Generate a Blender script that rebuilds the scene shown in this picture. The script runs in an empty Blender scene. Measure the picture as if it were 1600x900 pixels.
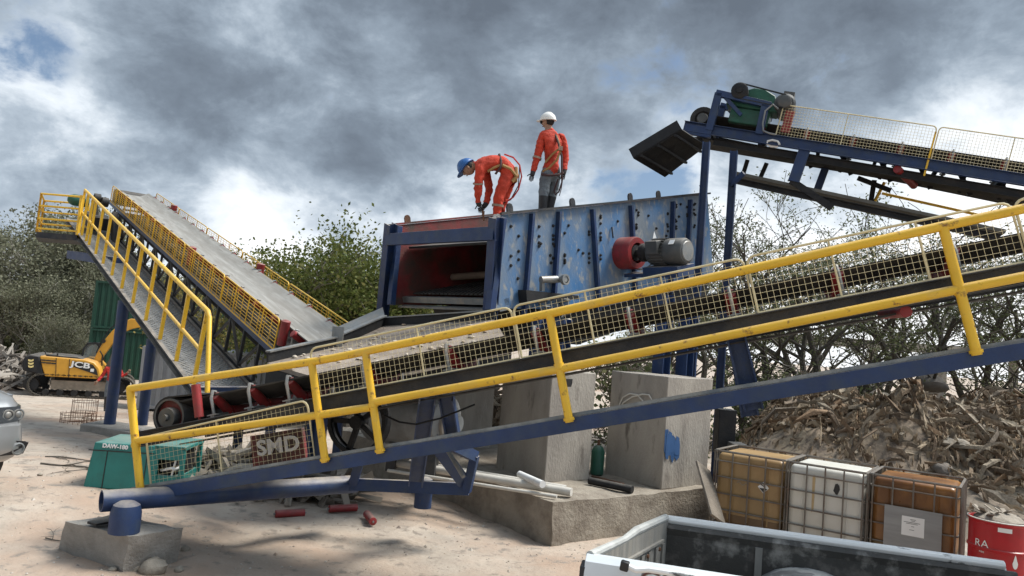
import bpy, bmesh, math, random
from mathutils import Vector, Matrix, noise
V = Vector
R = math.radians
sc = bpy.context.scene
COL = sc.collection
random.seed(7)

# ---------------------------------------------------------------- camera
F = 1156.0; EYE = 2.4; PITCH = R(4.0); ROLL = R(4.6)
FW = V((0, math.cos(PITCH), math.sin(PITCH)))
U0 = V((0, -math.sin(PITCH), math.cos(PITCH)))
RT = math.cos(ROLL) * V((1, 0, 0)) + math.sin(ROLL) * U0
UP = -math.sin(ROLL) * V((1, 0, 0)) + math.cos(ROLL) * U0
CAM = V((0, 0, EYE))
cd = bpy.data.cameras.new('camera')
cam = bpy.data.objects.new('camera', cd); COL.objects.link(cam)
cd.sensor_width = 36; cd.lens = F / 1600 * 36; cd.clip_end = 3000; cd.clip_start = .05
M = Matrix((RT, UP, -FW)).transposed().to_4x4(); M.translation = CAM
cam.matrix_world = M
sc.camera = cam

def ray(px, py): return FW + RT * ((px - 800) / F) - UP * ((py - 450) / F)
def at(px, py, d):
    r = ray(px, py); return CAM + r * (d / r.y)
def onz(px, py, z):
    r = ray(px, py); return CAM + r * ((z - EYE) / r.z)
def frame(p, q):
    x = (q - p).normalized(); y = V((0, 0, 1)).cross(x).normalized(); z = x.cross(y)
    m = Matrix((x, y, z)).transposed().to_4x4(); m.translation = p
    return m
def flat(p, ang):
    m = Matrix.Rotation(ang, 4, 'Z'); m.translation = p; return m
def pl(m, px, py, y=0.0):
    i = m.inverted(); o = i @ CAM; d = i.to_3x3() @ ray(px, py)
    return o + d * ((y - o.y) / d.y)

# ---------------------------------------------------------------- materials
def _n(nt, t, **k):
    n = nt.nodes.new(t)
    for a, b in k.items(): setattr(n, a, b)
    return n
def pm(name, col, rough=.6, metal=0.0, var=.25, vs=3.0, col2=None, amt=.35, s2=4.0, bump=.15, bs=40.0, stretch=None, soft=.12, col3=None, amt3=.3, s3=12.0, coat=0.0, dust=0.0):
    m = bpy.data.materials.new(name); m.use_nodes = True
    nt = m.node_tree; b = nt.nodes['Principled BSDF']; L = nt.links.new
    tc = _n(nt, 'ShaderNodeTexCoord'); mp = _n(nt, 'ShaderNodeMapping')
    if stretch: mp.inputs['Scale'].default_value = stretch
    L(tc.outputs['Object'], mp.inputs[0])
    def nz(s, d=5):
        n = _n(nt, 'ShaderNodeTexNoise'); n.inputs['Scale'].default_value = s; n.inputs['Detail'].default_value = d
        n.inputs['Roughness'].default_value = .62
        L(mp.outputs[0], n.inputs[0]); return n.outputs[0]
    def mix(fac, a, bb):
        x = _n(nt, 'ShaderNodeMix', data_type='RGBA')
        L(fac, x.inputs[0])
        for s, v in ((6, a), (7, bb)):
            if isinstance(v, tuple): x.inputs[s].default_value = (*v, 1)
            else: L(v, x.inputs[s])
        return x.outputs[2]
    def ramp(f, lo, hi):
        r = _n(nt, 'ShaderNodeMapRange'); r.inputs[1].default_value = lo; r.inputs[2].default_value = hi
        L(f, r.inputs[0]); return r.outputs[0]
    a = tuple(c * (1 - var) for c in col); c_ = tuple(min(1, c * (1 + var)) for c in col)
    out = mix(ramp(nz(vs), .3, .7), a, c_)
    if col2: out = mix(ramp(nz(s2, 8), 1 - amt - soft, 1 - amt + soft), out, col2)
    if col3: out = mix(ramp(nz(s3, 8), 1 - amt3 - .05, 1 - amt3 + .05), out, col3)
    if dust:
        g = _n(nt, 'ShaderNodeNewGeometry'); sp = _n(nt, 'ShaderNodeSeparateXYZ'); L(g.outputs['Normal'], sp.inputs[0])
        up = ramp(sp.outputs[2], .35, .95)
        mm = _n(nt, 'ShaderNodeMath', operation='MULTIPLY'); L(up, mm.inputs[0])
        m2 = _n(nt, 'ShaderNodeMath', operation='MULTIPLY'); L(ramp(nz(2.5, 6), .25, .6), m2.inputs[0]); m2.inputs[1].default_value = dust
        L(m2.outputs[0], mm.inputs[1])
        out = mix(mm.outputs[0], out, (.36, .32, .27))
    L(out, b.inputs['Base Color'])
    r = _n(nt, 'ShaderNodeMapRange'); r.inputs[3].default_value = max(.05, rough - .12); r.inputs[4].default_value = min(1, rough + .15)
    L(nz(vs * 2.3), r.inputs[0]); L(r.outputs[0], b.inputs['Roughness'])
    b.inputs['Metallic'].default_value = metal
    if coat: b.inputs['Coat Weight'].default_value = coat
    if bump:
        bp = _n(nt, 'ShaderNodeBump'); bp.inputs['Strength'].default_value = min(1, bump * 2); bp.inputs['Distance'].default_value = .02
        L(nz(bs, 6), bp.inputs['Height']); L(bp.outputs[0], b.inputs['Normal'])
    return m

def island(name, cols, rough=.8, trans=0.0, bump=0.0):
    m = bpy.data.materials.new(name); m.use_nodes = True
    nt = m.node_tree; b = nt.nodes['Principled BSDF']; L = nt.links.new
    g = _n(nt, 'ShaderNodeNewGeometry'); r = _n(nt, 'ShaderNodeValToRGB')
    e = r.color_ramp.elements
    while len(e) < len(cols): e.new(.5)
    for i, c in enumerate(cols):
        e[i].position = i / (len(cols) - 1); e[i].color = (*c, 1)
    L(g.outputs['Random Per Island'], r.inputs[0])
    out = r.outputs[0]
    if bump:
        tc = _n(nt, 'ShaderNodeTexCoord'); nz = _n(nt, 'ShaderNodeTexNoise'); nz.inputs['Scale'].default_value = 25; nz.inputs['Detail'].default_value = 6
        L(tc.outputs['Object'], nz.inputs[0])
        x = _n(nt, 'ShaderNodeMix', data_type='RGBA', blend_type='MULTIPLY'); x.inputs[0].default_value = 1
        mr = _n(nt, 'ShaderNodeMapRange'); mr.inputs[1].default_value = .3; mr.inputs[2].default_value = .7; mr.inputs[3].default_value = .6; mr.inputs[4].default_value = 1.15
        L(nz.outputs[0], mr.inputs[0]); L(out, x.inputs[6]); L(mr.outputs[0], x.inputs[7]); out = x.outputs[2]
        bp = _n(nt, 'ShaderNodeBump'); bp.inputs['Strength'].default_value = .5; bp.inputs['Distance'].default_value = .02
        L(nz.outputs[0], bp.inputs['Height']); L(bp.outputs[0], b.inputs['Normal'])
    L(out, b.inputs['Base Color']); b.inputs['Roughness'].default_value = rough; b.inputs['Specular IOR Level'].default_value = .12
    if trans:
        t = _n(nt, 'ShaderNodeBsdfTranslucent'); L(out, t.inputs[0]); ms = _n(nt, 'ShaderNodeMixShader'); ms.inputs[0].default_value = trans
        L(b.outputs[0], ms.inputs[1]); L(t.outputs[0], ms.inputs[2]); L(ms.outputs[0], nt.nodes['Material Output'].inputs[0])
    return m

MT = {}
DUST = (.34, .30, .25)
MT['yellow'] = pm('yellow paint', (.78, .47, .03), .45, var=.1, col2=(.62, .40, .08), amt=.34, s2=6, bump=.08, col3=(.20, .09, .03), amt3=.35, s3=11, dust=.45)
MT['wire'] = pm('pale yellow wire', (.60, .53, .33), .55, var=.2, bump=0)
MT['blue'] = pm('navy paint', (.012, .034, .105), .5, var=.25, col2=(.03, .05, .09), amt=.42, s2=5, bump=.08, col3=(.07, .06, .05), amt3=.28, s3=16, dust=1.0)
MT['steel'] = pm('dark dusty steel', (.024, .028, .036), .6, .2, col2=(.06, .056, .05), amt=.45, s2=3, bump=.2, bs=25, dust=.8)
MT['dark'] = pm('near black steel', (.009, .010, .012), .65, .1, col2=(.024, .021, .018), amt=.4, bump=.15, dust=.35)
MT['rubber'] = pm('black rubber belt', (.02, .019, .018), .75, col2=(.05, .045, .04), amt=.45, s2=3, bump=.1)
MT['beltgrey'] = pm('worn grey belt', (.27, .265, .245), .8, col2=(.2, .19, .17), amt=.5, s2=2.5, bump=.06, bs=12, stretch=(.35, 3, 1), col3=(.14, .125, .11), amt3=.36, s3=3)
MT['red'] = pm('red roller paint', (.24, .02, .022), .5, var=.3, col2=(.14, .03, .025), amt=.4, s2=9, bump=.05, dust=.5)
MT['bracket'] = pm('galvanised bracket', (.22, .23, .23), .5, .5, col2=DUST, amt=.4, bump=.1)
MT['maroon'] = pm('dark red inner plate', (.20, .026, .026), .65, var=.35, col2=(.07, .045, .035), amt=.5, s2=2.2, bump=.2, dust=.35)
MT['plateblue'] = pm('worn blue plate', (.045, .155, .34), .5, var=.16, vs=2.5, col2=(.17, .205, .24), amt=.50, s2=1.6, soft=.14, col3=(.27, .28, .28), amt3=.42, s3=7, bump=.15, bs=22, stretch=(1, 1, .55))
MT['concrete'] = pm('pier concrete', (.26, .235, .205), .9, var=.2, vs=1.3, col2=(.36, .33, .285), amt=.5, s2=2.2, bump=.3, bs=40, col3=(.15, .13, .11), amt3=.36, s3=4, stretch=(1, 1, .35))
MT['rough'] = pm('rough concrete', (.29, .255, .205), .95, var=.2, vs=2, col2=(.17, .14, .11), amt=.45, s2=3, bump=.6, bs=22, col3=(.11, .09, .07), amt3=.28, s3=14)
MT['footing'] = pm('footing concrete', (.26, .245, .22), .95, var=.15, vs=3, col2=(.33, .31, .28), amt=.45, s2=5, bump=.5, bs=30, col3=(.16, .15, .13), amt3=.25, s3=20)
MT['chequer'] = pm('chequer plate steel', (.17, .175, .175), .55, .4, var=.2, col2=(.24, .23, .21), amt=.5, s2=2, bump=0)
MT['teal'] = pm('teal paint', (.012, .19, .17), .4, var=.15, col2=(.02, .11, .10), amt=.35, s2=4, bump=.05, col3=(.16, .11, .08), amt3=.27, s3=9, dust=.5)
MT['white'] = pm('white paint', (.75, .76, .75), .35, var=.06, col2=(.55, .52, .46), amt=.3, bump=.03)
MT['chalk'] = pm('white letters', (.8, .8, .78), .6, var=.05, bump=0)
MT['black'] = pm('black plastic', (.014, .014, .015), .4, bump=.05)
MT['motorgrey'] = pm('motor grey', (.07, .075, .075), .5, .1, col2=(.12, .11, .10), amt=.4, bump=.05, dust=.6)
MT['green'] = pm('gear green', (.018, .10, .065), .45, col2=(.03, .06, .045), amt=.4, bump=.08, dust=.4)
MT['pvc'] = pm('dusty white pvc', (.55, .53, .48), .5, var=.1, col2=(.4, .37, .32), amt=.4, bump=.05)
MT['timber'] = pm('weathered timber', (.17, .145, .115), .9, var=.3, vs=4, stretch=(1, 1, .2), bump=.3)
MT['rust'] = pm('rust', (.16, .07, .035), .85, var=.4, vs=6, col2=(.09, .05, .03), amt=.5, bump=.3)

# ---------------------------------------------------------------- mesh builder
class MB:
    def __init__(s): s.v = []; s.f = []; s.m = []
    def add(s, vs, fs, mi=0):
        b = len(s.v); s.v += [tuple(v) for v in vs]
        for f in fs: s.f.append([i + b for i in f]); s.m.append(mi)
        return s
    def box(s, c, size, rot=None, mi=0):
        c = V(c); x, y, z = [k / 2 for k in size]
        vs = [V((i, j, k)) for i in (-x, x) for j in (-y, y) for k in (-z, z)]
        if rot is not None: vs = [rot @ v for v in vs]
        return s.add([c + v for v in vs], [(0, 1, 3, 2), (4, 6, 7, 5), (0, 4, 5, 1), (2, 3, 7, 6), (0, 2, 6, 4), (1, 5, 7, 3)], mi)
    def beam(s, p, q, w, h, up=(0, 0, 1), mi=0):
        p, q = V(p), V(q); x = (q - p); l = x.length; x.normalize(); u = V(up)
        y = u.cross(x)
        if y.length < 1e-4: y = V((0, 1, 0)).cross(x)
        y.normalize(); z = x.cross(y)
        return s.box((p + q) / 2, (l, w, h), Matrix((x, y, z)).transposed(), mi)
    def ext(s, prof, p, q, up=(0, 0, 1), mi=0):          # extrude a 2D profile (y across, z up) from p to q
        p, q = V(p), V(q); x = (q - p).normalized(); y = V(up).cross(x)
        if y.length < 1e-4: y = V((0, 1, 0)).cross(x)
        y.normalize(); z = x.cross(y); n = len(prof)
        vs = [p + y * a + z * b for a, b in prof] + [q + y * a + z * b for a, b in prof]
        fs = [(i, (i + 1) % n, n + (i + 1) % n, n + i) for i in range(n)] + [tuple(range(n))[::-1], tuple(range(n, 2 * n))]
        return s.add(vs, fs, mi)
    def chan(s, p, q, h, fl, t=.012, up=(0, 0, 1), flip=1, mi=0):   # C channel, web at y=0, flanges along +y, centred in z
        a = h / 2; f = fl * flip; k = t * flip
        pr = [(0, -a), (f, -a), (f, -a + t), (k, -a + t), (k, a - t), (f, a - t), (f, a), (0, a)]
        return s.ext(pr, p, q, up, mi)
    def ibeam(s, p, q, h, w, t=.014, up=(0, 0, 1), mi=0):
        a = h / 2; b = w / 2; k = t / 2
        pr = [(-b, -a), (b, -a), (b, -a + t), (k, -a + t), (k, a - t), (b, a - t), (b, a), (-b, a), (-b, a - t), (-k, a - t), (-k, -a + t), (-b, -a + t)]
        return s.ext(pr, p, q, up, mi)
    def tube(s, pts, r, n=8, caps=True, mi=0):
        pts = [V(p) for p in pts]; k = len(pts); rs = r if isinstance(r, (list, tuple)) else [r] * k
        t0 = (pts[1] - pts[0]).normalized()
        a = V((0, 0, 1)) if abs(t0.z) < .9 else V((1, 0, 0))
        u = t0.cross(a).normalized(); vs = []
        for i in range(k):
            t = (pts[min(i + 1, k - 1)] - pts[max(i - 1, 0)])
            if t.length < 1e-6: t = t0
            t.normalize(); u = (u - t * u.dot(t))
            if u.length < 1e-5: u = t.orthogonal()
            u.normalize(); w = t.cross(u)
            vs += [pts[i] + (u * math.cos(2 * math.pi * j / n) + w * math.sin(2 * math.pi * j / n)) * rs[i] for j in range(n)]
        fs = [(i * n + j, i * n + (j + 1) % n, (i + 1) * n + (j + 1) % n, (i + 1) * n + j) for i in range(k - 1) for j in range(n)]
        if caps: fs += [tuple(range(n))[::-1], tuple(range((k - 1) * n, k * n))]
        return s.add(vs, fs, mi)
    def lathe(s, p, q, prof, n=24, caps=True, mi=0):       # prof: (t along metres, radius)
        p, q = V(p), V(q); x = (q - p).normalized(); u = x.orthogonal().normalized(); w = x.cross(u); vs = []
        for t, r in prof: vs += [p + x * t + (u * math.cos(2 * math.pi * j / n) + w * math.sin(2 * math.pi * j / n)) * r for j in range(n)]
        k = len(prof)
        fs = [(i * n + j, i * n + (j + 1) % n, (i + 1) * n + (j + 1) % n, (i + 1) * n + j) for i in range(k - 1) for j in range(n)]
        if caps: fs += [tuple(range(n))[::-1], tuple(range((k - 1) * n, k * n))]
        return s.add(vs, fs, mi)
    def prism(s, poly, vec, mi=0):
        poly = [V(p) for p in poly]; n = len(poly); vec = V(vec)
        vs = poly + [p + vec for p in poly]
        fs = [(i, (i + 1) % n, n + (i + 1) % n, n + i) for i in range(n)] + [tuple(range(n))[::-1], tuple(range(n, 2 * n))]
        return s.add(vs, fs, mi)
    def ell(s, c, r, nu=16, nv=10, rot=None, fn=None, mi=0):
        c = V(c); vs = []; r = V(r) if not isinstance(r, (int, float)) else V((r, r, r))
        for i in range(nv + 1):
            th = math.pi * i / nv
            for j in range(nu):
                ph = 2 * math.pi * j / nu
                p = V((math.sin(th) * math.cos(ph), math.sin(th) * math.sin(ph), math.cos(th)))
                if fn: p = fn(p)
                p = V((p.x * r.x, p.y * r.y, p.z * r.z))
                vs.append(c + (rot @ p if rot is not None else p))
        fs = []
        for i in range(nv):
            for j in range(nu):
                f = (i * nu + j, (i + 1) * nu + j, (i + 1) * nu + (j + 1) % nu, i * nu + (j + 1) % nu)
                if i == 0: f = (f[0], f[1], f[2])
                elif i == nv - 1: f = (f[0], f[1], f[3])
                fs.append(f)
        return s.add(vs, fs, mi)
    def build(s, name, mats, parent=None, smooth=True, bevel=0, inv=None, ang=35, seg=2):
        me = bpy.data.meshes.new(name)
        vs = s.v if inv is None else [tuple(inv @ V(v)) for v in s.v]
        me.from_pydata(vs, [], s.f)
        if not isinstance(mats, (list, tuple)): mats = [mats]
        for m in mats: me.materials.append(MT[m] if isinstance(m, str) else m)
        me.polygons.foreach_set('material_index', s.m)
        bm = bmesh.new(); bm.from_mesh(me)
        if len(bm.faces) < 60000: bmesh.ops.recalc_face_normals(bm, faces=bm.faces)
        bm.to_mesh(me); bm.free()
        if smooth:
            me.polygons.foreach_set('use_smooth', [True] * len(me.polygons)); me.set_sharp_from_angle(angle=R(ang))
        me.update()
        o = bpy.data.objects.new(name, me); COL.objects.link(o)
        if parent is not None: o.parent = parent
        if bevel:
            b = o.modifiers.new('edge', 'BEVEL'); b.width = bevel; b.segments = seg; b.limit_method = 'ANGLE'; b.angle_limit = R(40); b.harden_normals = False
        return o

def tag(o, label, cat, group=None):
    o['label'] = label; o['category'] = cat
    if group: o['group'] = group
    return o
def kind(o, k):
    o['kind'] = k; return o
def thing(name, label, cat, m=None, group=None):
    o = bpy.data.objects.new(name, None); COL.objects.link(o); o.empty_display_size = .2
    if m is not None: o.matrix_world = m if isinstance(m, Matrix) else Matrix.Translation(V(m))
    return tag(o, label, cat, group)
def dup(root, m, label=None, group=None):
    kids = {}
    for o in list(root.children): kids[o] = list(o.children)
    r = root.copy(); COL.objects.link(r); r.matrix_world = m
    for c, gs in kids.items():
        n = c.copy(); COL.objects.link(n); n.parent = r
        for g in gs:
            d = g.copy(); COL.objects.link(d); d.parent = n
    if label: r['label'] = label
    if group: r['group'] = group
    return r
def text(name, body, size, m, mat, parent, depth=.004, sx=1.0, bold=.0):
    cu = bpy.data.curves.new(name, 'FONT'); cu.body = body; cu.size = size; cu.extrude = depth; cu.align_x = 'CENTER'; cu.align_y = 'CENTER'; cu.offset = bold; cu.resolution_u = 3
    o = bpy.data.objects.new(name, cu); COL.objects.link(o)
    dg = bpy.context.evaluated_depsgraph_get()
    me = bpy.data.meshes.new_from_object(o.evaluated_get(dg)); me.name = name
    bpy.data.objects.remove(o); bpy.data.curves.remove(cu)
    me.transform(m @ Matrix.Diagonal((sx, 1, 1, 1)))
    me.materials.clear(); me.materials.append(MT[mat])
    o = bpy.data.objects.new(name, me); COL.objects.link(o); o.parent = parent
    return o
def axes(o, x, z):
    x = V(x).normalized(); z = V(z).normalized(); y = z.cross(x).normalized(); z = x.cross(y)
    m = Matrix((x, y, z)).transposed().to_4x4(); m.translation = V(o); return m
def sm(a, b, x):
    t = max(0, min(1, (x - a) / (b - a))); return t * t * (3 - 2 * t)
def fbm(x, y, s=1.0, o=4, seed=0.0): return noise.fractal(V((x * s, y * s, seed)), 1.0, 2.0, o)

# ---------------------------------------------------------------- world and sun
SUN_EL = R(57); SUN_AZ = R(80)         # azimuth clockwise from +Y
w = bpy.data.worlds.new('World'); sc.world = w; w.use_nodes = True
nt = w.node_tree; L = nt.links.new; bg = nt.nodes['Background']
sky = _n(nt, 'ShaderNodeTexSky'); sky.sky_type = 'NISHITA'; sky.sun_disc = False; sky.sun_elevation = SUN_EL; sky.sun_rotation = SUN_AZ
def math_(op, a, b=None, c=None):
    n = _n(nt, 'ShaderNodeMath', operation=op)
    for i, x in enumerate((a, b, c)):
        if x is None: continue
        if isinstance(x, (int, float)): n.inputs[i].default_value = x
        else: L(x, n.inputs[i])
    return n.outputs[0]
tc = _n(nt, 'ShaderNodeTexCoord'); sp = _n(nt, 'ShaderNodeSeparateXYZ'); L(tc.outputs['Generated'], sp.inputs[0])
den = math_('ADD', math_('MAXIMUM', sp.outputs[2], 0.0), .42)
cx = math_('DIVIDE', sp.outputs[0], den); cy = math_('DIVIDE', sp.outputs[1], den)
cb = _n(nt, 'ShaderNodeCombineXYZ'); L(cx, cb.inputs[0]); L(cy, cb.inputs[1])
def nz(scale, det, rough, off, dist=0.0):
    mp = _n(nt, 'ShaderNodeMapping'); mp.inputs['Location'].default_value = off; mp.inputs['Scale'].default_value = (1, 1, 1.5); L(tc.outputs['Generated'], mp.inputs[0])
    n = _n(nt, 'ShaderNodeTexNoise'); n.inputs['Scale'].default_value = scale; n.inputs['Detail'].default_value = det; n.inputs['Roughness'].default_value = rough
    n.inputs['Distortion'].default_value = dist
    L(mp.outputs[0], n.inputs[0]); return n.outputs[0]
def mr(x, a, b, c=0., d=1.):
    n = _n(nt, 'ShaderNodeMapRange'); n.interpolation_type = 'SMOOTHSTEP'
    for i, k in enumerate((a, b, c, d)): n.inputs[i + 1].default_value = k
    L(x, n.inputs[0]); return n.outputs[0]
def blob(px, py, width, amp):           # soft patch of sky around one direction
    d = ray(px, py).normalized()
    v = _n(nt, 'ShaderNodeVectorMath', operation='DISTANCE'); L(tc.outputs['Generated'], v.inputs[0]); v.inputs[1].default_value = d
    return mr(v.outputs['Value'], 0, width, amp, 0)
def blob_dir(d, width, amp):
    v = _n(nt, 'ShaderNodeVectorMath', operation='DISTANCE'); L(tc.outputs['Generated'], v.inputs[0]); v.inputs[1].default_value = d
    return mr(v.outputs['Value'], 0, width, amp, 0)
dirv = V((math.sin(SUN_AZ) * math.cos(SUN_EL), math.cos(SUN_AZ) * math.cos(SUN_EL), math.sin(SUN_EL)))
n1 = nz(3.0, 10, .56, (3.1, 1.7, 0), .15); n2 = nz(8.5, 10, .62, (9.3, 4.1, 0), .2); n3 = nz(2.2, 6, .5, (.4, 7.7, 0))
t = math_('ADD', math_('MULTIPLY', n1, .60), math_('MULTIPLY', n2, .42))
t = math_('ADD', t, mr(sp.outputs[2], .02, .30, .11, 0))
for b in SKYBLOBS if 'SKYBLOBS' in globals() else [(1000, 60, .42, -.13), (700, 20, .3, -.10), (560, 250, .17, -.09), (1500, 40, .5, -.07), (1300, 120, .3, -.05), (190, 60, .12, .03), (60, 130, .2, .07), (430, 300, .14, .10), (640, 130, .16, .10), (850, 180, .2, .09), (1050, 280, .22, .13), (560, 30, .12, .02), (330, 290, .22, .05), (1350, 330, .4, .17), (330, 180, .24, -.11), (470, 230, .14, -.05), (130, 330, .2, -.06), (1450, 430, .35, .08), (230, 40, .14, -.06)]:
    t = math_('ADD', t, blob(*b))
cr = _n(nt, 'ShaderNodeValToRGB'); L(t, cr.inputs[0])
e = cr.color_ramp.elements
while len(e) < 6: e.new(.5)
for i, (p, c) in enumerate([(.33, (.080, .098, .124)), (.43, (.118, .145, .18)), (.50, (.175, .213, .258)), (.56, (.265, .31, .36)), (.63, (.46, .50, .54)), (.75, (.66, .67, .68))]):
    e[i].position = p; e[i].color = (*c, 1)
gap = math_('ADD', n3, n2); gap = math_('MULTIPLY', gap, .5)
for b in [(8, 42, .10, .12), (990, 290, .10, .13), (1060, 285, .07, .08), (90, 95, .06, .08), (1250, 260, .1, .06)]: gap = math_('ADD', gap, blob(*b))
gm = mr(gap, .57, .68)
sv = _n(nt, 'ShaderNodeMix', data_type='RGBA', blend_type='MULTIPLY'); sv.inputs[0].default_value = 1; L(sky.outputs[0], sv.inputs[6]); sv.inputs[7].default_value = (.06, .06, .06, 1)
clo = _n(nt, 'ShaderNodeMix', data_type='RGBA', blend_type='MULTIPLY'); clo.inputs[0].default_value = 1; L(cr.outputs[0], clo.inputs[6]); clo.clamp_result = False
glow = math_('ADD', 1.0, blob_dir(dirv, .85, 6.5)); cg = _n(nt, 'ShaderNodeCombineColor'); [L(glow, cg.inputs[i]) for i in range(3)]; L(cg.outputs[0], clo.inputs[7])
mx = _n(nt, 'ShaderNodeMix', data_type='RGBA'); L(gm, mx.inputs[0]); L(clo.outputs[2], mx.inputs[6]); L(sv.outputs[2], mx.inputs[7])
# the world strength stays at 0.1; the clouds are scaled so that they read at that strength
sc10 = _n(nt, 'ShaderNodeMix', data_type='RGBA', blend_type='MULTIPLY'); sc10.inputs[0].default_value = 1; sc10.clamp_result = False
L(mx.outputs[2], sc10.inputs[6]); sc10.inputs[7].default_value = (10, 10, 10, 1)
L(sc10.outputs[2], bg.inputs[0]); bg.inputs[1].default_value = .1
sd = bpy.data.lights.new('sun', 'SUN'); so = bpy.data.objects.new('sun', sd); COL.objects.link(so)
sd.energy = 2.6; sd.angle = R(18); sd.color = (1, .94, .85)
dirv = V((math.sin(SUN_AZ) * math.cos(SUN_EL), math.cos(SUN_AZ) * math.cos(SUN_EL), math.sin(SUN_EL)))
so.rotation_euler = dirv.to_track_quat('Z', 'Y').to_euler()
sc.view_settings.view_transform = 'Standard'; sc.view_settings.look = 'None'; sc.view_settings.exposure = .9; sc.view_settings.gamma = 1
sc.view_settings.use_curve_mapping = False
sc.render.engine = 'CYCLES'
try:
    sc.cycles.use_denoising = True; sc.cycles.max_bounces = 6; sc.cycles.transparent_max_bounces = 4
except Exception: pass
# ---------------------------------------------------------------- ground, mound, hill
def gz(x, y):
    z = -1.35 * sm(9, 32, y + .15 * x * 0) * sm(6, -6, x) - .9 * sm(18, 40, y) * sm(-6, 6, x)
    far = sm(160, 60, math.hypot(x, y))
    z += (.05 * fbm(x, y, .35, 4) + .02 * fbm(x * .25 + y * .9, y * .2 - x * .6, 2.2, 2, 7.) * sm(20, 8, y)) * far + .03 * fbm(x, y, 1.6, 4, 3.) * far
    z += .2 * math.exp(-((x + 6.6) ** 2 + (y - 9.6) ** 2) / 5)
    return z
def axis_(lo, hi, near, step):
    out = []; x = lo
    while x < hi:
        out.append(x); a = abs(x - near)
        x += step * (1 + max(0, a - 9) * .22)
    out.append(hi); return out
xs = axis_(-900, 900, 0, .16)
xs = sorted(set([round(-x, 3) for x in axis_(0, 900, 0, .16)] + [round(x, 3) for x in axis_(0, 900, 0, .16)]))
ys = sorted(set([round(8 - y, 3) for y in axis_(0, 300, 0, .16)] + [round(8 + y, 3) for y in axis_(0, 1500, 0, .16)]))
g = MB(); nx = len(xs)
g.v = [(x, y, gz(x, y)) for y in ys for x in xs]
g.f = [(j * nx + i, j * nx + i + 1, (j + 1) * nx + i + 1, (j + 1) * nx + i) for j in range(len(ys) - 1) for i in range(nx - 1)]
g.m = [0] * len(g.f)
MT['ground'] = pm('dry dusty ground', (.40, .345, .285), .95, var=.2, vs=1.3, col2=(.38, .265, .19), amt=.45, s2=.35, soft=.12, col3=(.24, .205, .17), amt3=.40, s3=5, bump=.9, bs=14)
gr = g.build('ground', 'ground', smooth=True, ang=180); kind(gr, 'structure')

def mz(x, y):       # debris mound on the right
    b = 1.62 * sm(9.6, 15.5, y + .12 * (x - 8)) * sm(26, 18.5, y) * sm(3.1, 6.2, x - .25 * (y - 12)) * (.75 + .25 * sm(5, 9, x)) * (1 - .12 * sm(10, 14, x))
    n = .55 * fbm(x, y, .33, 5, 5.) + .22 * fbm(x, y, 1.1, 4, 8.)
    return b * (1 + .28 * fbm(x, y, .25, 3, 1.)) + n * sm(.05, 1.0, b) - .12
mm = MB(); NX, NY = 130, 110
X0, X1, Y0, Y1 = 2.4, 24, 9.0, 27
mm.v = [(X0 + (X1 - X0) * i / NX, Y0 + (Y1 - Y0) * j / NY, 0) for j in range(NY + 1) for i in range(NX + 1)]
mm.v = [(x, y, max(mz(x, y), -.2) + gz(x, y)) for x, y, _ in mm.v]
mm.f = [(j * (NX + 1) + i, j * (NX + 1) + i + 1, (j + 1) * (NX + 1) + i + 1, (j + 1) * (NX + 1) + i) for j in range(NY) for i in range(NX)]
mm.m = [0] * len(mm.f)
MT['mound'] = pm('loose brown earth', (.27, .215, .16), .95, var=.3, vs=3, col2=(.36, .30, .215), amt=.42, s2=1.3, bump=1, bs=9, col3=(.14, .11, .085), amt3=.43, s3=7)
o = mm.build('dirt_mound', 'mound', ang=180); kind(o, 'structure')

def debris(name, pts, n, szs, cols, seed):
    rd = random.Random(seed); d = MB()
    for _ in range(n):
        x, y, z, nrm = pts(rd)
        l = rd.uniform(*szs[0]) * rd.choice((.5, 1, 1, 1.5)); wd = rd.uniform(*szs[1]); t = rd.uniform(*szs[2])
        yaw = rd.uniform(0, 2 * math.pi); pitch = rd.gauss(0, .32); ro = rd.gauss(0, .6)
        m = nrm.to_track_quat('Z', 'Y').to_matrix() @ Matrix.Rotation(yaw, 3, 'Z') @ Matrix.Rotation(pitch, 3, 'Y') @ Matrix.Rotation(ro, 3, 'X')
        k = 3; bend = rd.gauss(0, .12) * l; vs = []
        for i in range(k + 1):
            u = i / k - .5; ww = wd * (1 - .5 * rd.random() * (i in (0, k))) / 2
            b = bend * (1 - 4 * u * u)
            for (a, c) in ((-ww, -t / 2), (ww, -t / 2), (ww * rd.uniform(.8, 1.1), t / 2), (-ww * rd.uniform(.8, 1.1), t / 2)):
                vs.append(m @ V((u * l, a, c + b)) + V((x, y, z + rd.uniform(-.02, .10))))
        fs = [(4 * i + j, 4 * i + (j + 1) % 4, 4 * i + 4 + (j + 1) % 4, 4 * i + 4 + j) for i in range(k) for j in range(4)] + [(3, 2, 1, 0), (4 * k, 4 * k + 1, 4 * k + 2, 4 * k + 3)]
        d.add(vs, fs)
    o = d.build(name, MT[cols] if isinstance(cols, str) else cols, smooth=False)
    return kind(o, 'stuff')
MT['debris'] = island('bark and board debris', [(.15, .108, .072), (.27, .205, .145), (.21, .16, .115), (.34, .275, .195), (.21, .178, .145), (.44, .375, .285), (.12, .092, .066), (.28, .19, .12), (.25, .215, .175)], .9, bump=1)
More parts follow.
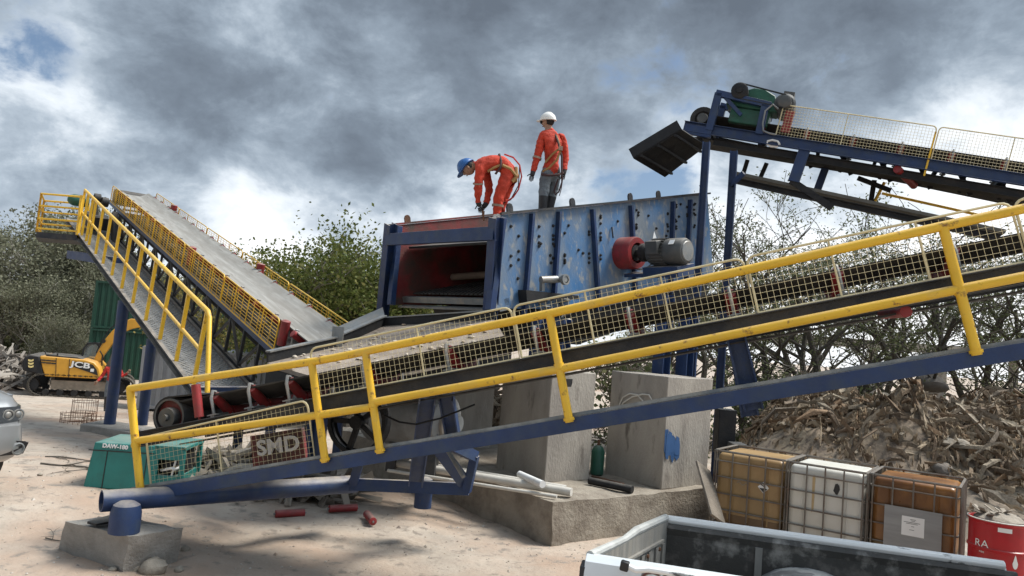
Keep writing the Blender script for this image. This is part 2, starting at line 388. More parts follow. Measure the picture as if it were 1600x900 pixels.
def mp_(rd):
    while True:
        x = rd.uniform(3.2, 20); y = rd.uniform(9.6, 19)
        h = mz(x, y)
        if h < .12: continue
        hi = sm(.35, 1.25, h) * .93 + .07
        band = sm(-.55, .05, fbm(x, y, .45, 3, 12.) + (h - 1.0) * .35)
        if rd.random() < hi * (.18 + .82 * band):
            e = .2; nrm = V((mz(x - e, y) - mz(x + e, y), mz(x, y - e) - mz(x, y + e), 2 * e)).normalized()
            return x, y, h + gz(x, y) + .05, nrm
debris('wood_debris', mp_, 7500, ((.2, .8), (.018, .09), (.006, .03)), 'debris', 3)
debris('bark_scraps', mp_, 20000, ((.05, .22), (.015, .06), (.005, .018)), island('straw and bark scraps', [(.20, .145, .095), (.30, .23, .155), (.24, .18, .12), (.40, .33, .24), (.16, .12, .085), (.34, .27, .18)], .9), 4)
# bigger boards, a pale boulder and a hollow log lying on the heap
def on_mound(px, py):
    for k in range(200):
        d = 9 + k * .06; p = at(px, py, d)
        if p.z < mz(p.x, p.y) + gz(p.x, p.y): return p
    return p
rd = random.Random(5)
def rock(name, p, r, mat, label, cat='rock', sq=.7, group=None, n=14):
    s = rd.uniform(0, 50)
    def fn(q):
        k = 1 + .28 * noise.fractal(q * 1.3 + V((s, 0, 0)), 1., 2., 4); return q * k
    m = MB().ell((0, 0, 0), V((r, r * rd.uniform(.75, 1), r * sq)), n, n - 4, fn=fn)
    o = m.build(name, mat, ang=50); o.location = p; o.rotation_euler.z = rd.uniform(0, 6)
    return tag(o, label, cat, group)
MT['stone'] = pm('pale stone', (.30, .265, .215), .9, var=.2, vs=5, bump=.5, bs=14)
MT['greystone'] = pm('grey slab', (.17, .15, .13), .9, var=.2, vs=4, bump=.4, bs=12)
rock('boulder', on_mound(1375, 620), .3, 'stone', 'pale tan boulder near the crest of the debris heap, left of the dark bark pile', sq=.45)
rock('boulder', on_mound(1455, 598) + V((0, 0, -.05)), .42, 'greystone', 'large grey slab-like boulder poking up at the very crest of the debris heap', sq=.6)
rock('boulder', on_mound(1490, 692), .28, 'stone', 'flat pale boulder half buried in the middle of the debris slope', sq=.4)
rock('boulder', on_mound(1470, 735), .2, 'greystone', 'rounded grey-brown boulder low on the debris slope above the brown tank', sq=.75)
lg = MB(); p = on_mound(1585, 640) + V((.35, -.1, .1))
ax = V((-.5, -.75, .05)).normalized()
lg.tube([p, p - ax * 1.6], [.34, .3], 14, caps=False); lg.tube([p, p - ax * 1.6], [.27, .24], 14, caps=True)
o = lg.build('hollow_log', MT['timber']); tag(o, 'thick hollow log end sticking out of the debris heap at the right', 'log')

# left hill behind the yard
def hz(x, y):
    t = (y - 40) + .55 * (x + 20)
    return -1.7 + 5.2 * sm(0, 26, t) * sm(4, -18, x + (y - 45) * .15) + .5 * fbm(x, y, .12, 4, 2.)
h = MB(); NX, NY = 90, 60
h.v = [(-75 + 85 * i / NX, 36 + 50 * j / NY, 0) for j in range(NY + 1) for i in range(NX + 1)]
h.v = [(x, y, hz(x, y) - .25) for x, y, _ in h.v]
h.f = [(j * (NX + 1) + i, j * (NX + 1) + i + 1, (j + 1) * (NX + 1) + i + 1, (j + 1) * (NX + 1) + i) for j in range(NY) for i in range(NX)]
h.m = [0] * len(h.f)
MT['hill'] = pm('scrubby hillside', (.075, .075, .04), .95, var=.4, vs=.4, col2=(.14, .12, .08), amt=.4, s2=.7, bump=.5, bs=2)
kind(h.build('hill', 'hill', ang=180), 'structure')
MT['scrub'] = island('scrub leaves', [(.045, .055, .022), (.085, .095, .038), (.06, .07, .03), (.12, .115, .06), (.075, .08, .04), (.15, .14, .085)], .7, .25)
def leafcard(mb, c, s, rd, asp=.45):
    d = V((rd.gauss(0, 1), rd.gauss(0, 1), rd.gauss(0, 1))).normalized(); n = d.orthogonal(); n.rotate(Matrix.Rotation(rd.uniform(0, 6.28), 3, d)); b = n * s * asp
    mb.add([c - d * s * .5, c + b * .5 + d * s * .05, c + d * s * .5, c - b * .5 + d * s * .05], [(0, 1, 2, 3)])
sb = MB(); rd = random.Random(11)
for _ in range(520):
    x = rd.uniform(-52, -6); y = rd.uniform(39, 66)
    if (y - 40) + .55 * (x + 20) < 1: continue
    z = hz(x, y); r = rd.uniform(.7, 2.0)
    for k in range(int(85 * r)):
        th = rd.uniform(0, 6.28); u = rd.random() ** .4
        leafcard(sb, V((x + r * u * math.cos(th), y + r * u * math.sin(th), z + rd.random() * r * 1.2 * (1.1 - u * u * .8))), rd.uniform(.13, .3), rd, .6)
kind(sb.build('undergrowth', 'scrub', smooth=False), 'stuff')

# debris heap at far left
def lp(rd):
    while True:
        x = rd.gauss(-22.6, 1.9); y = rd.gauss(32.0, 1.2)
        h = max(0, 1.9 - .38 * abs(x + 22.8) - .45 * abs(y - 32.3)) * rd.random() ** .6
        if x > -20.2: continue
        return x, y, gz(x, y) + h, V((0, -.5, 1)).normalized()
debris('timber_scraps', lp, 900, ((.5, 1.5), (.05, .16), (.02, .06)), island('pale timber scraps', [(.13, .11, .09), (.25, .22, .19), (.33, .3, .26), (.17, .15, .13), (.10, .085, .07)], .9), 6)

# pebbles and chips on the yard (stuff) and twigs
pb = MB(); rd = random.Random(21)
for _ in range(9000):
    x = rd.uniform(-8, 6); y = 3.5 + 14 * rd.random() ** 1.6
    if rd.random() > .35 + .65 * sm(-.1, .3, fbm(x, y, .5, 3, 30.)): continue
    s = rd.uniform(.006, .02) * (1 if rd.random() < .95 else 2.2); z = gz(x, y)
    rot = Matrix.Rotation(rd.uniform(0, 6), 3, 'Z')
    vs = [V((x, y, z)) + rot @ V((a * s * rd.uniform(.6, 1.2), b * s * rd.uniform(.6, 1.2), c * s * .7)) for a, b, c in ((1, 0, 0), (0, 1, 0), (-1, 0, 0), (0, -1, 0), (0, 0, 1), (0, 0, -1))]
    pb.add(vs, [(0, 1, 4), (1, 2, 4), (2, 3, 4), (3, 0, 4), (1, 0, 5), (2, 1, 5), (3, 2, 5), (0, 3, 5)])
kind(pb.build('gravel', island('yard gravel', [(.45, .40, .34), (.32, .28, .23), (.5, .46, .41), (.24, .2, .17), (.38, .3, .23)], .9), smooth=False), 'stuff')

# ---------------------------------------------------------------- trees
BARK = pm('grey bark', (.13, .115, .095), .9, var=.3, vs=5, bump=.3)
BARKP = pm('pale bark', (.30, .28, .245), .9, var=.25, vs=4, bump=.2)
BARKD = pm('dark bark', (.085, .074, .06), .9, var=.3, vs=5, bump=.3)
LV_G = island('green leaves', [(.05, .075, .02), (.11, .135, .035), (.075, .10, .025), (.16, .17, .05), (.09, .115, .03), (.22, .21, .08)], .55, .35)
LV_O = island('olive leaves', [(.08, .10, .045), (.13, .15, .07), (.10, .12, .055), (.18, .185, .10), (.115, .135, .065)], .6, .3)
LV_D = island('grey green leaves', [(.10, .105, .065), (.16, .165, .11), (.13, .135, .085), (.22, .22, .155), (.15, .15, .10)], .7, .25)
LV_Y = island('yellowing leaves', [(.16, .14, .04), (.24, .19, .06), (.12, .12, .035), (.30, .25, .10)], .6, .35)
def tree_proto(seed, H, trunk_h, r0, spread, nb, nleaf, ls, lm, bm, asp=.4, droop=0.0, stems=1, clump=.28, lift=.5, depth=3):
    rd = random.Random(seed); tr = MB(); tips = []
    def grow(p, d, l, r, lev):
        pts = [p]; rs = [r]; n = 5
        for i in range(n):
            d = (d + V((rd.gauss(0, .16), rd.gauss(0, .16), rd.gauss(0, .10) + .05 * lift - droop * lev * .05))).normalized()
            p = p + d * (l / n); pts.append(p); rs.append(max(.009 if clump < .2 else .008, r * (1 - .62 * (i + 1) / n)))
        tr.tube(pts, rs, 6 if lev < 2 else 4 if lev < 3 else 3, caps=False)
        if lev >= depth:
            tips.extend(pts[2:]); return
        if lev == depth - 1: tips.extend(pts[4:])
        k = nb if lev > 0 else nb + 2
        for i in range(k):
            t = rd.uniform(.35, 1.0) if lev > 0 else rd.uniform(trunk_h, 1.0)
            a = pts[min(n, int(t * n))]; rr = rs[min(n, int(t * n))]
            th = rd.uniform(0, 6.28); out = V((math.cos(th), math.sin(th), rd.uniform(-.15, .9) * lift + .1)).normalized()
            nd = (d * (1 - spread) + out * spread).normalized()
            grow(a, nd, l * rd.uniform(.5, .75), rr * rd.uniform(.55, .75), lev + 1)
    for s in range(stems):
        a = V((rd.gauss(0, .25), rd.gauss(0, .25), -.3)) if stems > 1 else V((0, 0, -.3))
        grow(a, V((rd.gauss(0, .16), rd.gauss(0, .16), 1)).normalized(), H * .62 * rd.uniform(.8, 1.05), r0 * rd.uniform(.8, 1), 0)
    lf = MB()
    dens = [rd.random() for _ in tips]
    for _ in range(nleaf):
        i = rd.randrange(len(tips))
        if rd.random() > (.25 + .75 * dens[i] if clump > .2 else dens[i] ** 2.2): continue
        leafcard(lf, tips[i] + V((rd.gauss(0, clump), rd.gauss(0, clump), rd.gauss(0, clump * .8) - droop * .1)), ls * rd.uniform(.6, 1.35), rd, asp)
    zmax = max(v[2] for v in lf.v); k = H / zmax
    tr.v = [(x * k, y * k, z * k) for x, y, z in tr.v]; lf.v = [(x * k, y * k, z * k) for x, y, z in lf.v]
    root = bpy.data.objects.new('tree', None); COL.objects.link(root)
    tr.build('trunk', bm, root); lf.build('crown', lm, root, smooth=False)
    return root
used = set()
def plant(proto, p, s, rz, label, group, cat='tree', tilt=0.0):
    m = Matrix.Translation(V(p)) @ Matrix.Rotation(rz, 4, 'Z') @ Matrix.Rotation(tilt, 4, 'X') @ Matrix.Diagonal((s, s, s, 1))
    if proto.name in used: o = dup(proto, m)
    else: used.add(proto.name); o = proto; o.matrix_world = m
    return tag(o, label, cat, group)
def gp(px, d, dz=0.0):
    p = at(px, 560, d); return V((p.x, p.y, gz(p.x, p.y) + dz))
T1 = tree_proto(1, 7.6, .25, .20, .72, 5, 85000, .115, LV_G, BARK, .5, clump=.36, stems=3)
T2 = tree_proto(2, 8.4, .35, .15, .5, 4, 21000, .09, LV_O, BARKD, .34, droop=.6, stems=2, clump=.15)
T3 = tree_proto(3, 8.0, .3, .15, .6, 4, 16000, .09, LV_O, BARKD, .34, droop=.8, stems=2, clump=.15)
T4 = tree_proto(4, 8.6, .4, .16, .55, 4, 22000, .09, LV_O, BARKD, .36, droop=.5, stems=2, clump=.16)
T5 = tree_proto(5, 7.5, .35, .14, .6, 5, 26000, .14, LV_D, BARKP, .5, clump=.42, stems=2)
T6 = tree_proto(6, 8.0, .5, .12, .5, 5, 22000, .14, LV_D, BARKP, .5, clump=.38)
T7 = tree_proto(7, 5.6, .2, .09, .7, 5, 7000, .16, LV_Y, BARK, .4, clump=.32, stems=2)
T8 = tree_proto(8, 3.2, .1, .05, .8, 5, 5000, .12, LV_O, BARK, .5, clump=.3, stems=4)
gm_ = 'bushy green trees behind the screen'
plant(T1, gp(540, 27), 1.0, .3, 'broad bushy green tree directly left of the screen opening, tallest of the green clump', gm_)
plant(T1, gp(465, 31), .82, 2.2, 'lower twiggy green tree at the left end of the clump, above the far conveyor guard', gm_)
plant(T1, gp(625, 30), .86, 4.0, 'green tree half hidden behind the blue portal posts', gm_)
plant(T7, gp(352, 36), 1.22, 1., 'yellowing thin tree showing beyond the upper end of the far conveyor belt', None)
gr_ = 'sparse dark trees behind the debris heap'
for i, (px, d, pr, s, rz, lb) in enumerate([
    (1165, 22, T2, .98, .4, 'thin dark tree immediately right of the tall blue leg of the high conveyor'),
    (1235, 25, T4, .92, 2., 'sparse drooping tree under the high conveyor, second from the tall blue legs'),
    (1310, 21, T3, .9, 1.1, 'multi-stemmed wispy tree behind the middle of the near guard mesh, third from the blue legs'),
    (1385, 26, T2, 1.0, 3.3, 'slender tree whose top shows between the high conveyor and the yellow handrail'),
    (1450, 22, T4, .88, 5., 'leafy dark tree rising behind the grey slab boulder on the heap crest'),
    (1530, 24, T3, 1.0, 2.7, 'twisted bare-stemmed tree behind the right part of the heap, near the wide yellow post'),
    (1610, 21, T2, .9, .9, 'dark tree cut off by the right edge of the photo'),
    (1100, 28, T4, .92, 1.9, 'tree hidden mostly behind the blue screen side, showing beside the blue legs'),
    (1040, 30, T4, .8, .2, 'tree farthest left of the dark row, seen under the near conveyor above the piers')]):
    plant(pr, gp(px, d), s, rz, lb, gr_)
gb_ = 'low bushes behind the debris heap'
for px, d, s, rz, lb in [(1205, 19.5, .75, 1., 'low olive bush beside the leaning blue conveyor leg, at the left end of the heap'),
                     (1330, 21, .7, 2.5, 'low olive bush behind the heap crest, midway along the blue walkway channel'),
                     (1275, 20, .7, 4., 'low olive bush between the two stems behind the heap, near the blue channel'),
                     (1010, 19, .95, 3., 'low bush seen over the two piers under the near conveyor')]:
    plant(T8, gp(px, d), s, rz, lb, gb_, 'bush')
gl_ = 'grey green trees on the left hillside'
def hp(px, d):
    p = at(px, 500, d); return V((p.x, p.y, hz(p.x, p.y) - .3))
for px, d, pr, s, rz, lb in [
    (20, 47, T5, 1.36, 0, 'grey-green hillside tree at the left edge of the photo, above the timber scraps'),
    (62, 50, T6, 1.42, 1., 'tall grey-green hillside tree left of the yellow platform railing'),
    (100, 46, T5, 1.0, 2., 'hillside tree directly under the yellow top platform'),
    (118, 57, T6, 1.5, 3., 'tallest thin hillside tree, its top waving behind the yellow platform'),
    (-25, 50, T6, .95, 4., 'hillside tree mostly outside the left edge of the photo'),
    (148, 50, T5, .9, 5., 'hillside tree between the platform and the green containers'),
    (45, 43, T6, .85, 2.6, 'pale-trunked shorter tree low on the hillside over the excavator counterweight'),
    (85, 42, T5, .62, .7, 'smallest hillside tree, low behind the excavator engine cover'),
    (190, 52, T6, .9, 1.8, 'hillside tree seen through the walkway railing above the green containers'),
    (5, 58, T6, 1.3, 5.2, 'hillside tree high at the upper left corner of the slope'),
    (235, 55, T5, .85, 3.6, 'hillside tree hidden behind the inclined walkway'),
    (290, 54, T5, .8, 4.9, 'hillside tree farthest right, hidden by the far conveyor')]:
    plant(pr, hp(px, d), s, rz, lb, gl_)
# ---------------------------------------------------------------- conveyors
T8.name = 'bush'
def arc_panel(x0, x1, z0, z1, y, r=.07):       # rounded frame outline of a guard panel
    pts = [(x0, y, z0)]
    for k in range(5):
        a = math.pi - k * math.pi / 8; pts.append((x0 + r + r * math.cos(a), y, z1 - r + r * math.sin(a)))
    for k in range(5):
        a = math.pi / 2 - k * math.pi / 8; pts.append((x1 - r + r * math.cos(a), y, z1 - r + r * math.sin(a)))
    pts.append((x1, y, z0)); pts.append((x0, y, z0)); return pts
def guard(parent, x0, x1, z0, z1, y, pitch=.05, fr=.011, wr=.0015, bars=(), shear=(0, 0), xp=None, mat='wire'):
    # shear: extra z at the lower and upper edge at x1
    f = MB()
    def sh(p):
        x, yy, z = p; t = (x - x0) / (x1 - x0); u = (z - z0) / (z1 - z0)
        return V((x, yy, z + t * (shear[0] * (1 - u) + shear[1] * u)))
    f.tube([sh(p) for p in arc_panel(x0, x1, z0, z1, y)], fr, 6)
    for b in bars: f.tube([sh((x0 + (x1 - x0) * b, y, z0)), sh((x0 + (x1 - x0) * b, y, z1))], fr * .8, 6)
    o = f.build('guard_frame', mat, parent)
    m = MB(); n = max(1, round((x1 - x0) / (xp or pitch)))
    for i in range(1, n):
        x = x0 + (x1 - x0) * i / n; m.tube([sh((x, y + .004, z0)), sh((x, y + .004, z1 - (.02 if 2 < i < n - 2 else .05)))], wr, 4)
    k = max(1, round((z1 - z0) / pitch))
    for j in range(1, k):
        z = z0 + (z1 - z0) * j / k; m.tube([sh((x0, y - .004, z)), sh((x1, y - .004, z))], wr, 4)
    m.build('guard_mesh', mat, o, smooth=False)
    return o
def belt(parent, x0, x1, zb, y0, y1, mat='rubber', t=.016, edge=.0, n=60, name='belt', trough=.11, sag=0.0):
    # troughed carrying run, cross-section from y0 to y1, rising at both wings
    w_ = y1 - y0; sec = [(y0, zb + trough), (y0 + .14 * w_, zb + trough * .5), (y0 + .3 * w_, zb), (y1 - .3 * w_, zb), (y1 - .14 * w_, zb + trough * .5), (y1, zb + trough)]
    m = MB(); k = len(sec)
    for i in range(n + 1):
        x = x0 + (x1 - x0) * i / n; s_ = -sag * abs(math.sin(math.pi * x / .9))
        m.v += [(x, a, b + s_) for a, b in sec] + [(x, a, b + s_ - t) for a, b in sec]
    K = 2 * k
    for i in range(n):
        for j in range(k - 1):
            m.f.append((i * K + j, i * K + j + 1, (i + 1) * K + j + 1, (i + 1) * K + j)); m.f.append((i * K + k + j + 1, i * K + k + j, (i + 1) * K + k + j, (i + 1) * K + k + j + 1))
        m.f.append((i * K, (i + 1) * K, (i + 1) * K + k, i * K + k)); m.f.append((i * K + k - 1, i * K + 2 * k - 1, (i + 1) * K + 2 * k - 1, (i + 1) * K + k - 1))
    m.m = [0] * len(m.f)
    return m.build(name, mat, parent)
def roller(mb, p, q, r):
    mb.lathe(p, q, [(0, r * .45), (.004, r), ((V(q) - V(p)).length - .004, r), ((V(q) - V(p)).length, r * .45)], 14)
def idler(parent, x, zf, zb, y0, y1, rr=.045, trough=.11, out=-.01):
    # one troughing idler: bracket, two wing rollers and one flat roller
    w_ = y1 - y0; b = MB(); sg = 1 if w_ > 0 else -1
    b.beam((x, y0 - .06, zf + .02), (x, y1 + .06, zf + .02), .05, .04)
    for y, s in ((y0 - .03, 1), (y1 + .03, -1)):
        b.tube([(x, y, zf + .04), (x, y - s * .015, zb + trough * .6), (x, y + s * .02, zb + trough + .03), (x, y + s * .07, zb + trough + .02)], .016, 6)
        b.beam((x - .05, y, zf + .03), (x + .05, y, zf + .03), .09, .012)
    for y in (y0 + .27 * w_, y1 - .27 * w_): b.beam((x, y, zf + .03), (x, y, zb - .04), .03, .03, up=(1, 0, 0))
    o = b.build('idler_bracket', 'bracket', parent)
    for p, q in (((x, y0 - sg * out, zb + trough + .035 - rr), (x, y0 + .28 * w_, zb - .035 - rr)), ((x, y1 + sg * out, zb + trough + .035 - rr), (x, y1 - .28 * w_, zb - .035 - rr)), ((x, y0 + .31 * w_, zb - .022 - rr), (x, y1 - .31 * w_, zb - .022 - rr))):
        m = MB(); roller(m, p, q, rr); m.build('roller', 'red', o)
    return o
def rail(parent, pts, r, name='handrail'):
    m = MB(); m.tube(pts, r, 12); return m.build(name, 'yellow', parent)

# ================= near conveyor, rising to the right
M1 = frame(at(215, 765, 7.5), at(1520, 548, 5.45))
c1 = thing('belt_conveyor', 'near inclined conveyor with thick yellow handrail, rising from the grey footing to the right', 'conveyor', M1)
XE = 10.6
m = MB(); m.chan((-.12, 0, -.06), (XE, 0, -.06), .12, .17, .012, flip=1); m.build('stringer', 'blue', c1, bevel=.003)
m = MB(); rd = random.Random(77); pts_ = [(-.1 + i * .35, .045 + rd.uniform(-.008, .008), .016 + rd.uniform(-.003, .005)) for i in range(31)]
for a, b in zip(pts_, pts_[1:]): m.beam(a, b, .05, .028)
m.build('edge_angle', pm('dusty edge angle', (.26, .265, .25), .8, var=.3, vs=6, col2=(.12, .15, .18), amt=.45, bump=.2), c1)
for k, x in enumerate((.06, 2.13, 2.69, 4.45, 7.54)):
    m = MB(); h = (1.0, .89, .90, .90, .95)[k]
    m.tube([(x, -.03, -.035), (x, -.03, .0), (x, -.03, h)], .036 if k else .038, 14)
    m.tube([(x, -.03, (zz_ := .44 if k in (0, 3, 4) else .40) - .022), (x, -.03, zz_ + .022)], .044, 14); m.tube([(x, -.03, -.02), (x, -.03, .004)], .047, 14)
    o = m.build('rail_post', 'yellow', c1)
zt = lambda x: .905 + .005 * x
mt_ = MB(); mt_.tube([(.06, -.03, 1.0), (.4, -.03, .985), (2.2, -.03, .895), (2.5, -.03, .892), (4.5, -.03, .895), (7.55, -.03, .945), (XE, -.03, .975)], .037, 14); mt_.ell((.06, -.03, 1.0), .038, 12, 8)
mt_.build('handrail', 'yellow', c1)
rail(c1, [(.08, -.03, .475), (2.13, -.03, .40), (2.66, -.03, .385)], .036, 'middle_rail')
rail(c1, [(2.7, -.03, .425), (4.45, -.03, .415), (7.5, -.03, .46), (XE, -.03, .49)], .036, 'middle_rail')
FY = .17; FT = .57
m = MB(); m.chan((-.1, FY, FT - .08), (XE, FY, FT - .08), .16, .07, flip=-1); m.build('frame_channel', 'steel', c1, bevel=.003)
m = MB(); m.chan((-.1, FY + 1.02, FT - .08), (XE, FY + 1.02, FT - .08), .16, .07, flip=1); m.build('frame_channel', 'steel', c1)
m = MB()
for i in range(9): m.beam((.7 + i * 1.15, FY + .012, FT - .1), (.7 + i * 1.15, FY + 1.008, FT - .1), .06, .06)
m.build('cross_member', 'blue', c1)
Y0, Y1 = FY + .12, FY + .90; ZB = FT + .13
belt(c1, .35, XE, ZB, Y0, Y1, n=110)
m = MB(); m.box(((XE + .3) / 2, (Y0 + Y1) / 2, FT - .20), (XE - .3, Y1 - Y0, .014)); m.build('return_belt', 'rubber', c1)
for x in (.78, 1.22, 1.66): idler(c1, x, FT, ZB, Y0, Y1, .05)
for i in range(10): idler(c1, 2.5 + i * .86, FT, ZB, Y0, Y1, .05)
# tail drum with belt wrap
dz = FT + .10
m = MB(); m.lathe((.22, Y0 - .01, dz), (.22, Y1 + .01, dz), [(0, .165), (0, .185), (Y1 - Y0 + .02, .185), (Y1 - Y0 + .02, .165)], 28, caps=False, mi=1)
m.lathe((.22, Y0 + .05, dz), (.22, Y1 - .05, dz), [(0, .18), (Y1 - Y0 - .1, .18)], 24)
o = m.build('tail_drum', ['maroon', 'motorgrey'], c1)
m = MB(); m.lathe((.22, Y0 - .05, dz - .01), (.22, Y0 + .05, dz - .01), [(0, .06), (0, .10), (.06, .105), (.1, .1)], 20); m.lathe((.22, Y0 - .09, dz - .01), (.22, Y0 - .05, dz - .01), [(0, .035), (.04, .035)], 12)
m.build('bearing', 'motorgrey', o)
m = MB(); pts = []
for k in range(15):
    a = math.pi / 2 + k * math.pi / 14; pts.append((.22 + .2 * math.cos(a), .2 * math.sin(a) + dz))
pts += [(.7, dz - .24)]; pts = [(.6, dz + .17)] + pts
for (x, z), (x2, z2) in zip(pts, pts[1:]):
    m.beam((x, (Y0 + Y1) / 2, z), (x2, (Y0 + Y1) / 2, z2), Y1 - Y0, .016)
m.build('belt_wrap', 'rubber', o)
m = MB(); m.tube([(.66, Y0 - .1, FT + .03), (.66, Y0 - .1, FT + .36)], .045, 14); m.tube([(.66, Y0 - .1, FT - .05), (.66, Y0 - .1, FT + .06)], .012, 8); m.build('guide_roller', 'red', c1)
# guards: one low panel at the tail, four above the frame
guard(c1, .12, 1.98, .012, .50, .05, .05, bars=(.45,), shear=(0.0, .06))
gx = [(2.02, 4.07), (4.09, 6.10), (6.125, 8.075), (8.1, 10.5)]
for a, b in gx: guard(c1, a, b, FT + .005, FT + .475, FY - .012, .05, bars=(.33, .66) if a > 4 else (.55,))
# hangers and legs
def q1(px, py, y): return pl(M1, px, py, y)
def leg(parent, p, q, h, w_, mat='blue', name='leg'):
    m = MB(); m.ibeam(p, q, h, w_, .016, up=(1, 0, 0)); return m.build(name, mat, parent)
iv = M1.inverted()
leg(c1, q1(668, 622, .3), iv @ at(650, 752, 8.3), .16, .14)
leg(c1, q1(697, 618, 1.0), iv @ at(712, 706, 8.6), .15, .14)
leg(c1, q1(500, 640, .3), q1(492, 735, .3), .12, .12)
leg(c1, q1(1150, 528, .35), q1(1178, 640, .35), .16, .16)
leg(c1, q1(1150, 528, 1.0), q1(1172, 650, 1.0), .16, .16)
m = MB(); m.chan(iv @ at(545, 757, 8.6), iv @ at(732, 765, 8.5), .135, .08, flip=1); m.build('base_beam', 'blue', c1, bevel=.003)
m = MB(); m.chan(iv @ at(560, 725, 8.4), iv @ at(550, 760, 8.6), .1, .06, up=(1, 0, 0)); m.build('brace', 'blue', c1)
m = MB(); m.chan(iv @ at(676, 690, 8.0), iv @ at(726, 757, 8.45), .14, .07, up=(1, 0, .5)); m.build('brace', 'blue', c1)
m = MB(); m.beam(iv @ at(742, 712, 8.4), iv @ at(729, 768, 8.45), .09, .09, up=(1, 0, 0)); m.build('brace', 'blue', c1)
m = MB(); m.beam(iv @ at(698, 692, 8.2), iv @ at(744, 714, 8.4), .07, .12); m.build('brace', 'blue', c1)
m = MB(); p = at(664, 746, 8.65); m.lathe(iv @ p, iv @ (p + V((0, 0, -.4))), [(0, .06), (.02, .09), (.14, .09), (.14, .1), (.34, .1)], 18); m.build('foot', 'blue', c1)
m = MB(); m.tube([q1(700, 705, .5), q1(724, 745, .3)], .02, 8); m.build('brace_rod', 'bracket', c1)
# return rollers hanging below
for px, py in ((1416, 487),):
    a = q1(px, py, FY - .02); m = MB(); roller(m, a, a + V((0.0, .86, .03)), .045); m.build('return_roller', 'red', c1)
# base pipe, saddle stub and small ledge pipe
pa = iv @ at(158, 783, 7.05); pb_ = iv @ at(556, 756, 8.75)
m = MB(); n = 22
d_ = (pb_ - pa); m.lathe(pa, pb_, [(.0, .085), (0, .1), (d_.length, .1)], n, caps=False); m.lathe(pa, pb_, [(.5, .085), (d_.length + .004, .1)], n); m.lathe(pa, pb_, [(0, .085), (.5, .085)], n, caps=False)
m.build('base_pipe', 'blue', c1)
sp_ = at(197, 800, 7.02); fz = .34
m = MB(); tp = iv @ V((sp_.x, sp_.y, .62)); bt = iv @ V((sp_.x, sp_.y, fz + .0)); m.lathe(tp, bt, [(0, .07), (.03, .115), (.1, .135), ((tp - bt).length, .135)], 20); m.build('pipe_saddle', 'blue', c1)
m = MB(); pz = pl(M1, 360, 770, -.03); m.tube([q1(262, 762, .12), q1(300, 752, .3)], .03, 8); m.build('stub_pipe', 'red', c1)
# electric cable sagging along the leg
m = MB(); a, b, c_ = q1(598, 648, .4), q1(650, 663, .35), q1(742, 632, .6)
m.tube([a, a.lerp(b, .5) + V((0, 0, -.025)), b, b.lerp(c_, .4) + V((0, 0, -.02)), c_], .010, 6); m.build('cable', 'black', c1)
# dark red drive cover with white letters glimpsed through the tail guard
ca = at(396, 712, 8.75); cb2 = at(478, 700, 8.5)
m = MB(); a, b = iv @ ca, iv @ cb2; m.beam(a + V((0, 0, .05)), b + V((0, 0, .05)), .05, .36); dcv = m.build('drive_cover', 'maroon', c1, bevel=.006)
mid = (ca + cb2) / 2 + V((-.01, -.04, .07)); text('lettering', 'SMD', .24, iv @ axes(mid, cb2 - ca, (-.25, -1, 0)), 'chalk', dcv, .003, 1.25, .006)
# drive wheel and red drive cover seen under the tail
wc = q1(556, 660, .95)
m = MB(); m.lathe(wc, wc + V((0, .14, 0)), [(0, .30), (0, .34), (.14, .34), (.14, .30)], 30, caps=False); m.lathe(wc + V((0, .03, 0)), wc + V((0, .1, 0)), [(0, .3), (0, .31), (.07, .31), (.07, .3)], 30, caps=False)
for k in range(5):
    a = k * 2 * math.pi / 5 + .4; dd = V((math.cos(a), 0, math.sin(a))); m.beam(wc + dd * .05 + V((0, .07, 0)), wc + dd * .31 + V((0, .07, 0)), .05, .06, up=(0, 1, 0))
m.lathe(wc + V((0, -.02, 0)), wc + V((0, .16, 0)), [(0, .07), (.18, .07)], 16); m.build('drive_wheel', 'dark', c1)

# ================= far-left conveyor with walkway
M2 = frame(at(430, 547, 11.8), at(177, 318, 22.5)); iv2 = M2.inverted()
c2 = thing('belt_conveyor', 'long grey belt conveyor with chequer plate walkway, climbing away to a high yellow platform', 'conveyor', M2)
X2 = 14.75
B0, B1 = -.13, -1.07
belt(c2, -.9, X2 + .15, .30, B1, B0, 'beltgrey', n=130, trough=.12)
m = MB(); m.box((X2 / 2, -.6, -.3), (X2, .9, .014)); m.build('return_belt', 'rubber', c2)
m = MB(); m.lathe((X2 + .15, -1.1, .14), (X2 + .15, -.1, .14), [(0, .1), (0, .24), (1.0, .24), (1.0, .1)], 24); m.build('head_drum', 'dark', c2)
for y in (0, -1.2):
    m = MB(); s_ = 1 if y == 0 else -1
    m.chan((-1.0, y, -.06), (X2 + .3, y, -.06), .12, .07, flip=-s_); m.build('truss_chord', 'blue' if y == 0 else 'steel', c2)
    m = MB(); m.chan((.6, y, -.82), (X2, y, -.82), .10, .06, flip=-s_); m.build('truss_chord', 'steel', c2)
    m = MB()
    for i in range(18):
        x = .7 + i * .78; m.beam((x, y - .02 * s_, -.12), (x, y - .02 * s_, -.77), .05, .05, up=(1, 0, 0))
        if i < 17: m.beam((x, y - .03 * s_, -.75 if i % 2 else -.13), (x + .78, y - .03 * s_, -.13 if i % 2 else -.75), .045, .045)
    m.build('truss_web', 'steel', c2)
for i in range(17): idler(c2, -.35 + i * .9, 0.0, .30, B1, B0, .06, .12, .06)
for i in range(5):
    a = .02 + i * 2.93
    guard(c2, a, a + 2.9, .0, .50, .02, .055, fr=.013, wr=.0055, bars=(.25, .5, .75), xp=.3, mat='yellow'); guard(c2, a, a + 2.9, .0, .50, -1.24, .055, fr=.013, wr=.004, bars=(.33, .66), xp=.2, mat='yellow')
